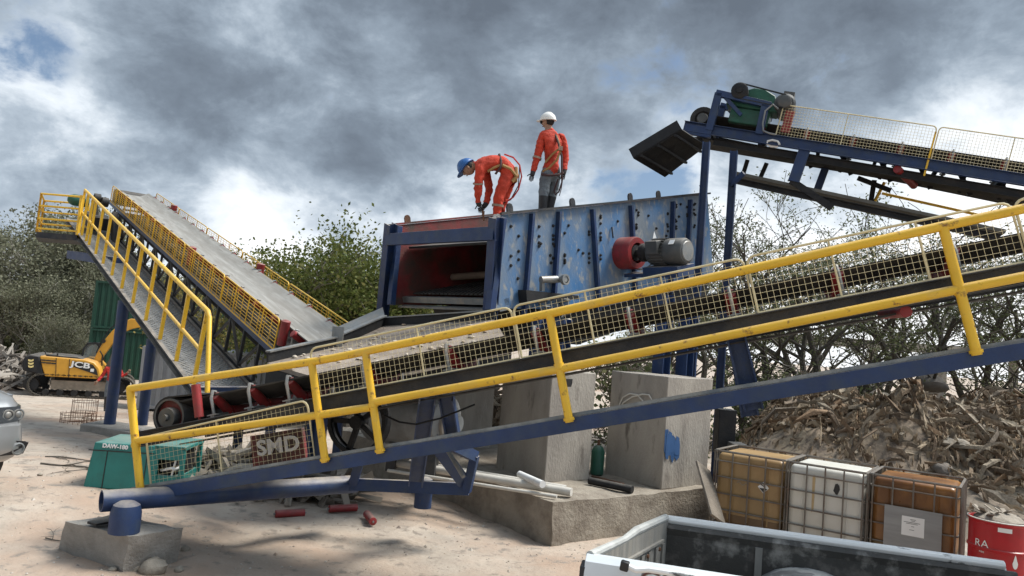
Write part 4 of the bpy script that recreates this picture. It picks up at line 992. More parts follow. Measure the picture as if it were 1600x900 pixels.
# blue portal frame in front of the discharge
pf = thing('portal_frame', 'dark blue portal of two posts and a crossbar before the red screen opening', 'steel frame', Matrix.Translation(V((MS.translation.x, MS.translation.y, .5))))
ivp = pf.matrix_world.inverted()
def pw(px, py, x=-.28):      # point on the plane just in front of the discharge end
    fr2 = MS @ Matrix.Translation(V((x, 0, 0))) @ Matrix.Rotation(R(90), 4, 'Z'); return fr2 @ pl(fr2, px, py, 0)
for (xt, yt, xb, yb, zb_) in ((611, 350, 597, 497, 1.6), (776, 340, 766, 488, 1.85)):
    a = pw(xt, yt); b = pw(xb, yb); dn = (b - a); b2 = a + dn * ((zb_ - a.z) / dn.z)
    m = MB(); m.ibeam(ivp @ b2, ivp @ a, .17, .16, .016, up=tuple(MS.to_3x3() @ V((1, 0, 0)))); m.build('post', 'blue', pf)
m = MB(); m.chan(ivp @ pw(602, 374, -.38), ivp @ pw(770, 364, -.38), .20, .09, flip=1); m.build('crossbar', 'blue', pf, bevel=.004)

# discharge chute below the opening
ct = thing('chute', 'low dusty steel discharge chute with stones in it, below the red screen opening', 'chute', V((at(600, 540, 10).x, 10, 1.6)))
ivc = ct.matrix_world.inverted()
FL_ = [(417, 567, 9.3), (528, 541, 10.7), (600, 509, 11.9), (772, 499, 10.9), (800, 545, 9.7), (640, 580, 9.0), (500, 592, 8.8)]
fp = [ivc @ at(*p) for p in FL_]
m = MB(); cen = sum(fp, V()) / len(fp); n = len(fp)
m.add(fp + [cen] + [p + V((0, 0, -.05)) for p in fp] + [cen + V((0, 0, -.05))], [(i, (i + 1) % n, n) for i in range(n)] + [(n + 1 + (i + 1) % n, n + 1 + i, 2 * n + 1) for i in range(n)] + [(i, n + 1 + i, n + 1 + (i + 1) % n, (i + 1) % n) for i in range(n)])
m.build('floor', pm('dusty brown chute floor', (.22, .18, .145), .9, var=.25, col2=(.33, .28, .23), amt=.4, bump=.3, bs=25), ct, smooth=False)
def wall(a, b, h, name='wall', mat='dark', t=.03):
    m = MB(); p, q = ivc @ at(*a), ivc @ at(*b); m.beam(p + V((0, 0, h / 2)), q + V((0, 0, h / 2)), t, h); o = m.build(name, mat, ct)
    m = MB(); m.beam(p + V((0, 0, h + .012)), q + V((0, 0, h + .012)), t + .05, .02); m.build('wall_cap', 'bracket', o)
wall(FL_[0], FL_[1], .13); wall(FL_[1], FL_[2], .15); wall(FL_[2], FL_[3], .12)
m = MB(); p = ivc @ at(526, 541, 10.65); m.beam(p, p + V((0, 0, .28)), .05, .16, up=(1, 0, 0)); m.build('stiffener', 'bracket', ct)
m = MB(); m.prism([ivc @ at(*p) for p in ((508, 519, 12.4), (598, 480, 12.7), (604, 506, 12.2), (530, 523, 12.2))], (0, .0, -.03)); m.build('rear_plate', 'bracket', ct)
m = MB(); m.prism([p + V((0, 0, -.06)) for p in (fp[0], fp[1], fp[2], fp[3], fp[4], fp[6])], (0, 0, -.2)); m.build('under_frame', 'dark', ct)
for p in (FL_[0], FL_[1]):
    q = ivc @ at(*p); m = MB(); w0 = ct.matrix_world @ q; m.beam(q + V((.1, .1, -.1)), ivc @ V((w0.x + .1, w0.y + .1, .45)), .1, .1, up=(1, 0, 0)); m.build('leg', 'blue', ct)
m = MB(); rd = random.Random(31)
for _ in range(120):
    i = rd.randrange(n); u, v_ = rd.random() ** .7, rd.random(); c = ct.matrix_world @ (cen * (1 - u) + (fp[i] * (1 - v_) + fp[(i + 1) % n] * v_) * u)
    sc_ = rd.uniform(.3, 1) * .9
    m.ell(c + V((0, 0, .012)), V((rd.uniform(.03, .08), rd.uniform(.02, .06), rd.uniform(.015, .03))) * sc_, 7, 5, Matrix.Rotation(rd.uniform(0, 3), 3, 'Z'))
kind(m.build('stone_chips', island('pale stone chips', [(.45, .36, .27), (.5, .45, .38), (.36, .27, .19)], .9), smooth=False), 'stuff')

def heap_at(cx, cy, rx, ry, h):
    def f(rd):
        a = rd.uniform(0, 6.28); u = rd.random() ** .6; x = cx + rx * u * math.cos(a); y = cy + ry * u * math.sin(a)
        return x, y, gz(x, y) + h * (1 - u) * rd.random() ** .4 + .03, V((0, -.3, 1)).normalized()
    return f
q = onz(762, 680, .6)
debris('wood_debris', heap_at(-.45, 14.6, 1.5, 1.2, 1.9), 700, ((.2, .6), (.03, .12), (.01, .03)), 'debris', 41)
q = onz(395, 712, 0)
debris('timber_scraps', heap_at(at(385, 700, 10.2).x, 10.6, 1.5, .7, .5), 260, ((.3, .9), (.04, .12), (.015, .04)), island('pale boards', [(.2, .17, .14), (.34, .3, .25), (.28, .25, .21), (.14, .12, .1)], .9), 42)
# ---------------------------------------------------------------- pipes and odds on the foundation
def lying(name, a, b, r, mat, label, cat, group=None, z=None, bend=None, n=14, hollow=True):
    pa = onz(*a, z); pb = onz(*b, z); m = MB(); pts = [pa] + ([onz(*bend, z + .03)] if bend else []) + [pb]
    m.tube(pts, r, n, caps=not hollow); 
    if hollow:
        for q, k in ((pts[0], pts[1]), (pts[-1], pts[-2])):
            d = (k - q).normalized(); m.lathe(q, k, [(0, r * .82), (.12, r * .82)], n); m.lathe(q, k, [(0, r), (0, r * .82)], n, caps=False)
    o = m.build(name, mat); return tag(o, label, cat, group)
g_ = 'pale pipes lying on the foundation'
lying('plastic_pipe', (612, 722), (893, 769), .052, 'pvc', 'thickest pale plastic pipe, lying along the top edge of the foundation', 'pipe', g_, .575)
lying('plastic_pipe', (606, 735), (870, 776), .022, 'pvc', 'thin pale pipe along the foundation edge, in front of the thick pipe', 'pipe', g_, .535)
lying('plastic_pipe', (640, 722), (884, 763), .04, 'pvc', 'medium pale pipe lying just behind the thick pipe on the foundation', 'pipe', g_, .55)
lying('plastic_pipe', (812, 741), (848, 757), .045, 'white', 'short white elbow pipe resting across the others beside the left pier', 'pipe', g_, .66)
lying('black_pipe', (921, 751), (988, 765), .05, 'dark', 'short black pipe lying between the two piers on the foundation', 'pipe', None, .555)
lying('steel_bar', (925, 744), (975, 757), .018, 'rust', 'thin rusty bar lying behind the black pipe', 'bar', None, .53)
b = onz(932, 742, .5)
gb = thing('gas_bottle', 'dark green gas bottle standing between the two piers', 'gas bottle', V((b.x, b.y, .5)))
m = MB(); m.lathe((0, 0, 0), (0, 0, .5), [(0, .08), (.02, .1), (.34, .1), (.41, .075), (.44, .04)], 18); m.build('cylinder', 'green', gb); m = MB(); m.lathe((0, 0, .44), (0, 0, .52), [(0, .025), (.08, .02)], 10); m.build('valve', 'rust', gb)
# red spare rollers on the ground
for (a, b, lb) in [((430, 803), (476, 801), 'red spare roller lying leftmost on the ground below the base pipe'), ((514, 795), (558, 793), 'red spare roller lying in the middle, nearest the foundation'), ((573, 803), (583, 815), 'red spare roller lying end-on, rightmost of the three on the ground')]:
    pa, pb2 = onz(*a, .06), onz(*b, .06)
    if (pa - pb2).length > .5: pb2 = pa + (pb2 - pa).normalized() * .5
    t = thing('spare_roller', lb, 'roller', V((pa.x, pa.y, 0)), 'red spare rollers on the ground'); i_ = t.matrix_world.inverted(); pa = i_ @ pa; pb2 = i_ @ pb2; d = (pb2 - pa); L_ = d.length
    m = MB(); m.lathe(pa, pb2, [(0, .03), (.004, .048), (L_ - .004, .048), (L_, .03)], 16); m.build('shell', 'red', t)
    m = MB(); m.tube([pa - d.normalized() * .02, pb2 + d.normalized() * .02], .012, 8); m.build('axle', 'bracket', t)
# plank leaning on the right pier, boxes by the tall leg
m = MB(); a, b = at(1122, 812, 9.6), at(1098, 728, 10.3); m.beam(a, b, .30, .03, up=(.6, -.7, .3)); o = m.build('plank', 'timber', bevel=.004); tag(o, 'grey weathered plank leaning beside the left brown tank', 'plank')
c = at(1130, 708, 13.0); m = MB(); m.box((c.x, c.y, c.z + .38), (.3, .3, .76)); o = m.build('cabinet', 'dark', bevel=.01); tag(o, 'dark narrow cabinet beside the tall blue leg', 'cabinet')
c = at(1151, 706, 12.6); m = MB(); m.box((c.x, c.y, c.z + .02), (.24, .3, .26)); o = m.build('box', 'motorgrey', bevel=.01); tag(o, 'small grey box beside the dark cabinet behind the left tank', 'box')

# ---------------------------------------------------------------- caged tanks and drum
PLAST_B = pm('tan stained plastic', (.34, .22, .095), .4, var=.2, vs=2, col2=(.24, .14, .055), amt=.45, s2=1.6, bump=.03, col3=(.5, .36, .18), amt3=.36, s3=2.2, stretch=(1, 1, .5))
PLAST_W = pm('cloudy white plastic', (.58, .56, .49), .4, var=.08, vs=2, col2=(.62, .62, .58), amt=.5, s2=1.2, bump=.03)
PLAST_O = pm('amber plastic', (.17, .07, .02), .3, var=.3, vs=1.6, col2=(.33, .15, .035), amt=.45, s2=1.6, bump=.03, stretch=(1, 1, .5))
CAGE = pm('dull cage tube', (.19, .17, .145), .55, .4, col2=(.14, .08, .05), amt=.4, bump=.05)
YAW = R(-35)
def ibc(corner, mat, label, plate=False, sq=False, stain=False, hole=False):
    W_, D_, H0, H1 = .93, .92, .14, 1.13
    m4 = flat(V((corner.x, corner.y, 0)), YAW)
    t = thing('caged_tank', label, 'tank', m4, 'caged plastic tanks behind the pickup')      # local origin at the front right corner; x<0, y>0
    m = MB(); m.box((-W_ / 2, D_ / 2, (H0 + H1) / 2 - .005), (W_ - .05, D_ - .05, H1 - H0 - .03)); tk = m.build('tank', mat, t, bevel=.07, seg=4)
    m = MB()
    for k in range(3):
        x = -W_ * (.22 + .28 * k); m.tube([(x, .026, H0 + .1), (x, .026, H1 - .14)], .012, 6)
    m.build('tank_rib', mat, tk)
    m = MB(); r = .0105
    zs = [H0 + .03, H0 + .22, H0 + .43, H0 + .65, H0 + .86, H1]
    for z in zs:
        q = .05; rr = r * (1.5 if z == H1 else 1)
        loop = [(-W_ + q, 0, z), (-q, 0, z), (-.01, .01, z), (0, q, z), (0, D_ - q, z), (-.01, D_ - .01, z), (-q, D_, z), (-W_ + q, D_, z), (-W_ + .01, D_ - .01, z), (-W_, D_ - q, z), (-W_, q, z), (-W_ + .01, .01, z), (-W_ + q, 0, z)]
        m.tube(loop, rr, 6, caps=False)
    for k in range(5):
        x = -.03 - (W_ - .06) * k / 4
        for y in (-.014, D_ + .014): m.tube([(x, y, H0), (x, y, H1)], r, 6)
    for k in range(6):
        y = .03 + (D_ - .06) * k / 5
        for x in (.014, -W_ - .014): m.tube([(x, y, H0), (x, y, H1)], r, 6)
    m.build('cage', CAGE, t)
    m = MB()
    for y in (.05, D_ / 2, D_ - .05): m.beam((-W_, y, H0 - .02), (0, y, H0 - .02), .1, .03)
    for x in (-.05, -W_ / 2, -W_ + .05): m.box((x, D_ / 2, .055), (.09, D_, .11))
    m.build('pallet', 'timber', t)
    if plate:
        m = MB(); m.box((-.46, -.022, H0 + .43), (.6, .006, .47)); pl_ = m.build('label_plate', pm('dull tin plate', (.27, .275, .275), .5, .3, var=.15, vs=4, stretch=(.4, 1, 3), bump=.05), t)
        m = MB(); m.box((-.455, -.027, H0 + .46), (.235, .003, .22)); m.build('paper_label', 'chalk', pl_)
        m = MB(); rd2 = random.Random(3)
        for k, (z, l) in enumerate(((.54, .06), (.525, .04), (.505, .17), (.49, .12), (.46, .03), (.42, .05))):
            x = -.455 + (0 if k in (0, 1, 4) else -.01); m.box((x, -.0292, H0 + z), (l, .001, .005))
        m.build('print', 'black', pl_)
    if sq or plate:
        m = MB(); m.box((-W_ / 2, D_ / 2, H0 + .12), (W_ - .045, D_ - .045, .22 if sq else .3)); m.build('settled_liquid', pm('murky liquid level', (.15, .085, .035) if sq else (.13, .085, .035), .4, var=.3, vs=3, bump=0), t, bevel=.07, seg=4)
    if sq:
        m = MB(); m.box((-.27, .018, H0 + .60), (.105, .006, .105), Matrix.Rotation(R(45), 3, 'Y')); d_ = m.build('hazard_diamond', 'chalk', t)
        m = MB(); m.prism([V((-.27, .0135, H0 + .535)), V((-.215, .0135, H0 + .588)), V((-.325, .0135, H0 + .588))], (0, .002, 0)); m.box((-.285, .0135, H0 + .625), (.05, .002, .012), Matrix.Rotation(R(25), 3, 'Y')); m.build('hazard_symbol', 'black', d_)
        m = MB(); m.tube([(-.62 + k * .02, .022, H0 + .60 + .02 * math.sin(k * 1.2)) for k in range(8)], .006, 5); m.build('scratch_mark', pm('grey mark', (.3, .26, .2), .8, bump=0), t)
    if hole:
        m = MB(); m.prism([V((-.33 + .035 * math.cos(a * .7) * (1 + .3 * math.sin(a * 3)), .018, H0 + .74 + .07 * math.sin(a * .7))) for a in range(9)], (0, .006, 0)); m.build('hole', 'black', t)
        m = MB(); m.prism([V((-.62, .02, H1 - .12)), V((-.585, .02, H1 - .12)), V((-.59, .02, H0 + .45)), V((-.615, .02, H0 + .4))], (0, .004, 0)); m.build('brown_streak', pm('brown streak', (.46, .34, .18), .6, bump=0), t)
        m = MB(); m.box((-W_ / 2, D_ / 2, H0 + .14), (W_ - .055, D_ - .055, .26)); m.build('settled_liquid', pm('grey liquid level', (.32, .31, .27), .4, var=.1, bump=0), t, bevel=.07, seg=4)
    return t
ibc(onz(1228, 720, 1.13), PLAST_B, 'tan stained plastic tank in a wire cage, with a small hazard diamond', sq=True)
ibc(onz(1354, 740, 1.13), PLAST_W, 'cloudy white plastic tank in a wire cage, with brown streak and dark hole', hole=True)
ibc(onz(1500, 762, 1.13), PLAST_O, 'dark amber plastic tank in a wire cage with a grey plate and white paper label', plate=True)
dc = at(1562, 803, 8.15)
dr = thing('oil_drum', 'bright red steel drum with white lettering, heaped with scraps, right of the amber tank', 'drum', flat(V((dc.x, dc.y, 0)), R(-35)))
m = MB(); m.lathe((0, 0, 0), (0, 0, .9), [(0, .26), (0, .295), (.02, .295), (.03, .285), (.29, .285), (.3, .298), (.315, .298), (.325, .285), (.58, .285), (.59, .298), (.605, .298), (.615, .285), (.86, .285), (.875, .298), (.89, .298), (.89, .275), (.84, .27)], 40, caps=False); m.lathe((0, 0, .01), (0, 0, .85), [(0, .27), (.82, .27)], 30)
m.build('barrel', pm('red drum paint', (.42, .008, .015), .35, var=.12, bump=.02, col2=(.32, .01, .012), amt=.4, dust=.3), dr)
m = MB(); m.lathe((0, 0, .888), (0, 0, .9), [(0, .299), (.008, .301), (.012, .29)], 40, caps=False); m.build('rim', 'pvc', dr)
m = MB(); rd = random.Random(9)
m.ell((0, 0, .86), (.26, .26, .1), 16, 8, fn=lambda p: p * (1 + .2 * noise.noise(p * 2.5)))
for k in range(16): a = rd.uniform(0, 6.3); m.beam((.12 * math.cos(a), .12 * math.sin(a), .90), (.12 * math.cos(a) + rd.uniform(-.2, .2), .12 * math.sin(a) + rd.uniform(-.2, .2), .96 + rd.uniform(-.03, .05)), .06, .008)
m.build('scrap_heap', pm('drum scraps', (.3, .26, .21), .9, var=.3, vs=8, bump=.3), dr)
def wrap(me, r, a0):
    for v in me.vertices:
        a = v.co.x / r + a0; rr = r + .0015 + v.co.z * .0; y = v.co.y
        v.co = V((rr * math.sin(a), -rr * math.cos(a), y))
def drum_text(name, body, size, a, z, sx=1.0):
    o = text(name, body, size, Matrix.Identity(4), 'chalk', dr, 0.0, sx); wrap(o.data, .287, a); o.location = (0, 0, z); return o
tv = math.atan2(dc.x, dc.y)   # viewing azimuth
def la(px): # drum-local angle for a picture column
    fr3 = flat(V((dc.x, dc.y, 0)), -tv); x = pl(fr3, px, 840, 0).x; return math.asin(max(-.98, min(.98, x / .287))) - tv + R(35)
drum_text('lettering', 'RA', .11, la(1534), .64, 1.1)
drum_text('lettering', 'nte', .035, la(1535), .56, 1.2)
me = bpy.data.meshes.new('flame'); 
pts = []
for k in range(24):
    t = k / 24 * 2 * math.pi; pts.append((.028 * math.sin(t) * (1 - .55 * max(0, math.cos(t)) ** .5 if math.cos(t) > 0 else 1), .06 * math.cos(t) + (.05 if abs(t) < .01 else 0) + .02 * max(0, math.cos(t)), 0))
me.from_pydata(pts, [], [list(range(24))]); me.materials.append(MT['chalk']); wrap(me, .287, la(1587)); o = bpy.data.objects.new('drop_emblem', me); COL.objects.link(o); o.parent = dr; o.location = (0, 0, .5)
m = MB(); a0 = la(1570)
vs = []
for k in range(7):
    for z in (.80, .845): a = a0 + (k - 3) * .075; vs.append((.2872 * math.sin(a), -.2872 * math.cos(a), z))
m.add(vs, [(2 * k, 2 * k + 2, 2 * k + 3, 2 * k + 1) for k in range(6)]); m.build('sticker', 'chalk', dr)
# ---------------------------------------------------------------- white pickup (rear part in view)
RZ_ = 1.15
NL = onz(922, 868, RZ_); FLc = onz(1040, 810, RZ_); FRc = onz(1592, 886, RZ_)
mp4 = flat(V((FLc.x, FLc.y, 0)), math.atan2(FRc.y - FLc.y, FRc.x - FLc.x)); ivk = mp4.inverted()
pk = thing('pickup_truck', 'battered white pickup truck with empty dark cargo bed, at the lower right corner', 'pickup truck', mp4)
LB = (FRc - FLc).length; nl = ivk @ NL; nx, ny = nl.x, nl.y      # tailgate runs from (0,0) to (nx,ny)
WB = -ny
OUT = pm('old white car paint', (.66, .70, .72), .3, var=.05, vs=2, col2=(.55, .58, .6), amt=.35, bump=.02, col3=(.2, .16, .13), amt3=.24, s3=9, coat=.3)
INN = pm('worn black bed paint', (.05, .048, .044), .65, var=.3, vs=2, col2=(.26, .25, .23), amt=.38, s2=2.6, soft=.05, bump=.1, col3=(.12, .11, .10), amt3=.42, s3=4)
RIM = pm('chipped white rim', (.80, .80, .78), .45, var=.08, col2=(.10, .10, .10), amt=.36, s2=6, soft=.03, bump=.05, stretch=(.5, 1, 1))
GATE = pm('dusty grey gate inside', (.20, .195, .18), .7, var=.25, vs=5, stretch=(1, 3, .3), col2=(.30, .28, .24), amt=.45, bump=.1)
h0 = .62
m = MB(); m.box((LB / 2, .03, (RZ_ + h0) / 2 - .06), (LB, .03, RZ_ - h0 - .1)); m.ext([(-.015, -.12), (.01, -.12), (.02, -.045), (-.01, -.045), (-.03, -.07)], (.02, .03, RZ_), (LB, .03, RZ_)); m.build('inner_side', INN, pk)
m = MB(); m.ext([(-.0, -.045), (.035, -.06), (.07, -.03), (.06, .0), (.03, .012), (-.0, .002), (-.012, -.02)], (-.01, .05, RZ_), (LB - .06, .05, RZ_)); m.build('side_rail', RIM, pk, bevel=.006)
m = MB(); m.prism([V((-.02, .09, RZ_ - .02)), V((-.02, .12, RZ_ - .2)), V((-.02, .12, .5)), V((-.02, .06, .42)), V((-.02, .05, RZ_ - .06))], (LB - .03, 0, 0)); m.build('outer_side', OUT, pk)
m = MB(); m.box((LB / 2, -WB / 2, h0), (LB, WB, .03))
for k in range(7): m.box((LB / 2, -WB * (k + .5) / 7, h0 + .022), (LB - .1, .07, .014))
m.build('bed_floor', INN, pk)
# wheel arch inside the far side, pale worn
m = MB()
pts = []
for k in range(11): a = math.pi * k / 10; pts.append(V((1.02 - .38 * math.cos(a), .02, h0 + .32 * math.sin(a) ** .7)))
m.prism(pts, (0, -.2, 0)); m.build('wheel_arch', pm('scuffed arch', (.2, .2, .2), .6, var=.3, vs=5, col2=(.4, .4, .38), amt=.5, s2=5, soft=.04, bump=.1), pk, bevel=.02)
m = MB(); m.beam((.68, .01, h0), (.68, .01, RZ_ - .12), .05, .02, up=(0, 1, 0)); m.build('side_seam', GATE, pk)
# tailgate from the far corner to the near one
g0, g1 = V((0, .03, 0)), V((nx, ny, 0)); gd = (g1 - g0).normalized(); gn = V((-gd.y, gd.x, 0)); 
if gn.x < 0: gn = -gn
gl = (g1 - g0).length
tg = MB(); tg.beam(g0 + V((0, 0, (RZ_ + h0) / 2)), g1 + V((0, 0, (RZ_ + h0) / 2)), .04, RZ_ - h0 - .02); tgo = tg.build('tailgate', GATE, pk, bevel=.004)
m = MB()
for k in range(9): p = g0 + gd * (gl * (k + .7) / 9.5) + gn * .028; m.beam(p + V((0, 0, h0)), p + V((0, 0, RZ_ - .17)), .05, .012, up=tuple(gn))
m.beam(g0 + gn * .03 + V((0, 0, RZ_ - .14)) + gd * .12, g1 + gn * .03 + V((0, 0, RZ_ - .14)) - gd * .1, .022, .016); m.build('gate_rib', GATE, tgo)
for k in range(5):
    m = MB(); p = g0 + gd * (gl * (k + .8) / 5.6) + gn * .03 + V((0, 0, RZ_ - .19)); m.lathe(p, p + gn * .012, [(0, .016), (.012, .012)], 8); m.build('gate_bolt', 'rust', tgo)
m = MB(); m.tube([g0 + V((0, 0, RZ_)), g0 + gd * (gl * .45) + V((0, 0, RZ_ + .012)), g0 + gd * (gl * .6) + V((0, 0, RZ_ - .008)), g1 + V((0, 0, RZ_))], [.028, .03, .024, .028], 10); m.build('gate_rim', pm('dull pale rim', (.42, .43, .41), .5, var=.2, vs=6, bump=.1), tgo)
# near side, outside white
n0 = V((nx, ny, 0)); n1 = n0 + V((LB, 0, 0))
sec = [(.03, -.02), (.025, .01), (-.02, .012), (-.06, -.02), (-.085, -.12), (-.095, -.3), (-.075, -.5), (-.05, -.62), (0.0, -.62), (0.01, -.12)]
m = MB(); m.ext(sec, n0 + V((-.02, 0, RZ_)), n1 + V((0, 0, RZ_))); m.build('near_side', OUT, pk, bevel=.004)
m = MB(); m.prism([n0 + V((-.012, .01, RZ_ - .03)), n0 + V((-.012, -.07, RZ_ - .05)), n0 + V((-.012, -.105, RZ_ - .3)), n0 + V((-.012, -.08, RZ_ - .62)), n0 + V((-.012, .01, RZ_ - .62))], (-.035, 0, 0)); m.build('corner_seal', 'black', pk, bevel=.008)
fr4 = mp4 @ Matrix.Translation(V((nx, ny - .10, 0)))
def ns(px, py, y=0): return ivk @ (fr4 @ pl(fr4, px, py, y))
m = MB(); p = ns(976, 884); m.box(p + V((0, .0, 0)), (.05, .05, .055), Matrix.Rotation(R(8), 3, 'Y')); m.build('rail_bracket', 'black', pk, bevel=.008)
m = MB(); a = p + V((.02, -.0, .0)); m.tube([a, a + V((.05, -.005, -.014)), a + V((.12, -.015, .004)), a + V((1.7, -.02, .005))], .017, 10); m.build('grab_rail', RIM, pk)
m = MB(); q = ns(1045, 912); o = text('lettering', 'CHE', .15, axes(q + V((0, -.012, .0)), (1, 0, 0), (0, -1, 0)), 'bracket', pk, .003, 1.15, .004)
o2 = text('lettering', 'CHE', .15, axes(q + V((0, -.0165, .0)), (1, 0, 0), (0, -1, 0)), 'maroon', pk, .002, 1.15, -.002)
for x in (LB - .1, ):
    m = MB(); m.box((LB + .05, -WB / 2 - .1, .86), (.03, WB - .1, .5)); m.build('bed_front', OUT, pk)
m = MB(); m.prism([V((LB + .3, -WB - .05, .5)), V((LB + 1.5, -WB - .05, .5)), V((LB + 1.5, -WB - .05, 1.15)), V((LB + 1.15, -WB + .05, 1.62)), V((LB + .2, -WB + .05, 1.62)), V((LB + .3, -WB - .03, 1.2))], (.1, WB + .0, 0)); m.build('cab', OUT, pk, bevel=.03)
for x in (1.02, LB + 1.9):
    for y, s in ((.1, -1), (-WB - .06 + (nx * 0), 1)):
        xx = x + (nx if y < -.5 else 0); m = MB(); m.lathe((xx, y, .33), (xx, y + .2 * s, .33), [(0, .2), (0, .31), (.03, .33), (.17, .33), (.2, .31), (.2, .2)], 26); w_ = m.build('wheel', 'rubber', pk)
        m = MB(); m.lathe((xx, y - .01 * s, .33), (xx, y + .05 * s, .33), [(0, .19), (.04, .17)], 20); m.build('rim', 'bracket', w_)
m = MB(); m.prism([V((LB + 1.5, -WB, .5)), V((LB + 2.6, -WB, .5)), V((LB + 2.6, -WB, .95)), V((LB + 1.5, -WB, 1.1))], (0, WB, 0)); m.beam((0.05, -WB / 2, .5), (LB + 2.5, -WB / 2, .5), .7, .12); m.build('hood', OUT, pk, bevel=.04)

# ---------------------------------------------------------------- silver car at the left edge
cf = at(54, 672, 9.0); cyaw = math.atan2(-.44, .90)
cpos = V((cf.x, cf.y, 0)); cpos.z = .19; mc = Matrix.Translation(cpos) @ Matrix.Rotation(cyaw, 4, 'Z') @ Matrix.Diagonal((1.07, 1.07, 1.07, 1))     # +x forward, local origin near the front left corner on the ground
su = thing('car', 'silver car nosing in at the left edge, only its headlight corner in view', 'car', mc)
SIL = pm('silver paint', (.30, .305, .305), .35, .5, var=.05, bump=0, coat=.6)
CW = 1.84          # y runs to the car's left; visible corner is at y=0, body spans y -CW..0
secs = []   # loft along x (front = 0): half profile in (y,z)
m = MB()
def ring(x, z0, z1, inset, nose=0.0):
    pts = []
    for k in range(13):
        t = k / 12; y = -CW * t; e = (2 * t - 1); crown = (1 - e ** 4)
        pts.append(V((x + nose * (1 - abs(e) ** 3), -CW / 2 + (y + CW / 2) * (1 - inset), z1 - .05 * (1 - crown) - .02 * abs(e) ** 2)))
    return pts
# bumper and fascia: stacked horizontal curves with a rounded plan shape
def plan(z, x0, bulge, inset, r):
    pts = []
    for k in range(21):
        t = k / 20; e = 2 * t - 1
        x = x0 + bulge * (1 - e * e) - r * max(0, (abs(e) - .80) / .20) ** 2.2
        pts.append(V((x, -CW / 2 - e * (CW / 2 - inset), z)))
    return pts
layers = [plan(.30, -.12, .10, .06, .42), plan(.36, -.02, .10, .03, .42), plan(.46, .02, .10, .0, .40), plan(.60, .0, .10, .0, .40), plan(.70, -.02, .10, .0, .40), plan(.715, -.05, .10, .0, .42), plan(.90, -.10, .10, .01, .46), plan(.98, -.20, .10, .03, .46), plan(1.03, -.42, .08, .05, .42), plan(1.09, -.95, .04, .08, .3), plan(1.13, -1.35, .0, .1, .2)]
vs = [p for l in layers for p in l]; n = 21
m.add(vs, [(i * n + j, i * n + j + 1, (i + 1) * n + j + 1, (i + 1) * n + j) for i in range(len(layers) - 1) for j in range(n - 1)])
# front wings and doors
for s, y in ((1, 0), (-1, -CW)):
    prof = [(-.44, .42), (-.44, .98), (-.9, 1.03), (-1.4, 1.06), (-4.3, 1.1), (-4.3, .45), (-1.75, .36), (-1.68, .6), (-1.5, .78), (-1.25, .84), (-.98, .78), (-.8, .6), (-.74, .42)]
    m.prism([V((a, y - .02 * s, b)) for a, b in prof], (0, -.12 * s, 0))
bd = m.build('body', SIL, su, ang=40)
m = MB(); m.prism([V((-1.35, -.08, 1.08)), V((-2.0, -.2, 1.62)), V((-2.4, -.24, 1.75)), V((-4.2, -.24, 1.74)), V((-4.3, -.1, 1.1))], (0, -CW + .34, 0)); m.build('cabin', SIL, su, bevel=.05)
m = MB(); m.prism([V((-1.3, -.12, 1.13)), V((-1.95, -.26, 1.62)), V((-1.95, -CW + .26, 1.62)), V((-1.3, -CW + .12, 1.13))], (.012, 0, .012)); m.build('windscreen', 'black', su)
frc = mc
GLS = bpy.data.materials.new('lamp glass'); GLS.use_nodes = True; b_ = GLS.node_tree.nodes['Principled BSDF']; b_.inputs['Base Color'].default_value = (.05, .055, .06, 1); b_.inputs['Roughness'].default_value = .08; b_.inputs['Coat Weight'].default_value = 1
def curve_pt(e, z, x0, off=.012):           # point on the fascia at e (-1 left .. 1) 
    x = x0 + .10 * (1 - e * e) - .43 * max(0, (abs(e) - .80) / .20) ** 2.2 + off
    return V((x, -CW / 2 - e * CW / 2, z))
for sgn in (-1, 1):
    m = MB(); top = []; bot = []
    for k in range(9):
        e = sgn * (.56 + .425 * k / 8); top.append(curve_pt(e, .90 - .0 * k, -.105, .02)); bot.append(curve_pt(e, .735 + .004 * k, -.065, .02))
    vs = top + bot + [p + V((-.05, 0, 0)) for p in top] + [p + V((-.05, 0, 0)) for p in bot]; fs = []
    for k in range(8): fs += [(k, k + 1, 9 + k + 1, 9 + k), (18 + k + 1, 18 + k, 27 + k, 27 + k + 1), (k + 1, k, 18 + k, 18 + k + 1), (9 + k, 9 + k + 1, 27 + k + 1, 27 + k)]
    fs += [(0, 9, 27, 18), (8, 26, 35, 17)]; m.add(vs, fs); hl = m.build('headlight', GLS, su)
    for e in (.67, .80):
        p = curve_pt(sgn * e, .815, -.085, .022); m = MB(); m.lathe(p, p + V((.02, 0, 0)), [(0, .062), (.012, .062), (.014, .05), (.004, .045)], 20, caps=False); m.ell(p + V((.0, 0, 0)), (.02, .04, .04), 12, 8); m.build('lamp_ring', 'bracket', hl)
    p = curve_pt(sgn * .76, .45, .01, -.02); m = MB(); m.prism([p + V((.012, -.14 * -sgn * -1, .06)), p + V((.012, .0, .09)), p + V((.0, .11 * -sgn, .075)), p + V((.0, .1 * -sgn, -.06)), p + V((.02, .22 * sgn, -.06))], (.01, 0, 0)); fo = m.build('fog_recess', 'black', su)
    m = MB(); m.lathe(p + V((0, .03 * -sgn, 0)), p + V((.035, .03 * -sgn, 0)), [(0, .07), (.03, .07), (.035, .055), (.02, .05)], 20); m.build('fog_lamp', 'bracket', fo)
m = MB()
pts = [curve_pt(e / 10 * .52, .90, -.10, .03) for e in range(-10, 11)]; pb2 = [curve_pt(e / 10 * .5, .74, -.06, .03) for e in range(-10, 11)]
m.add(pts + pb2, [(k, k + 1, 22 + k, 21 + k) for k in range(20)])
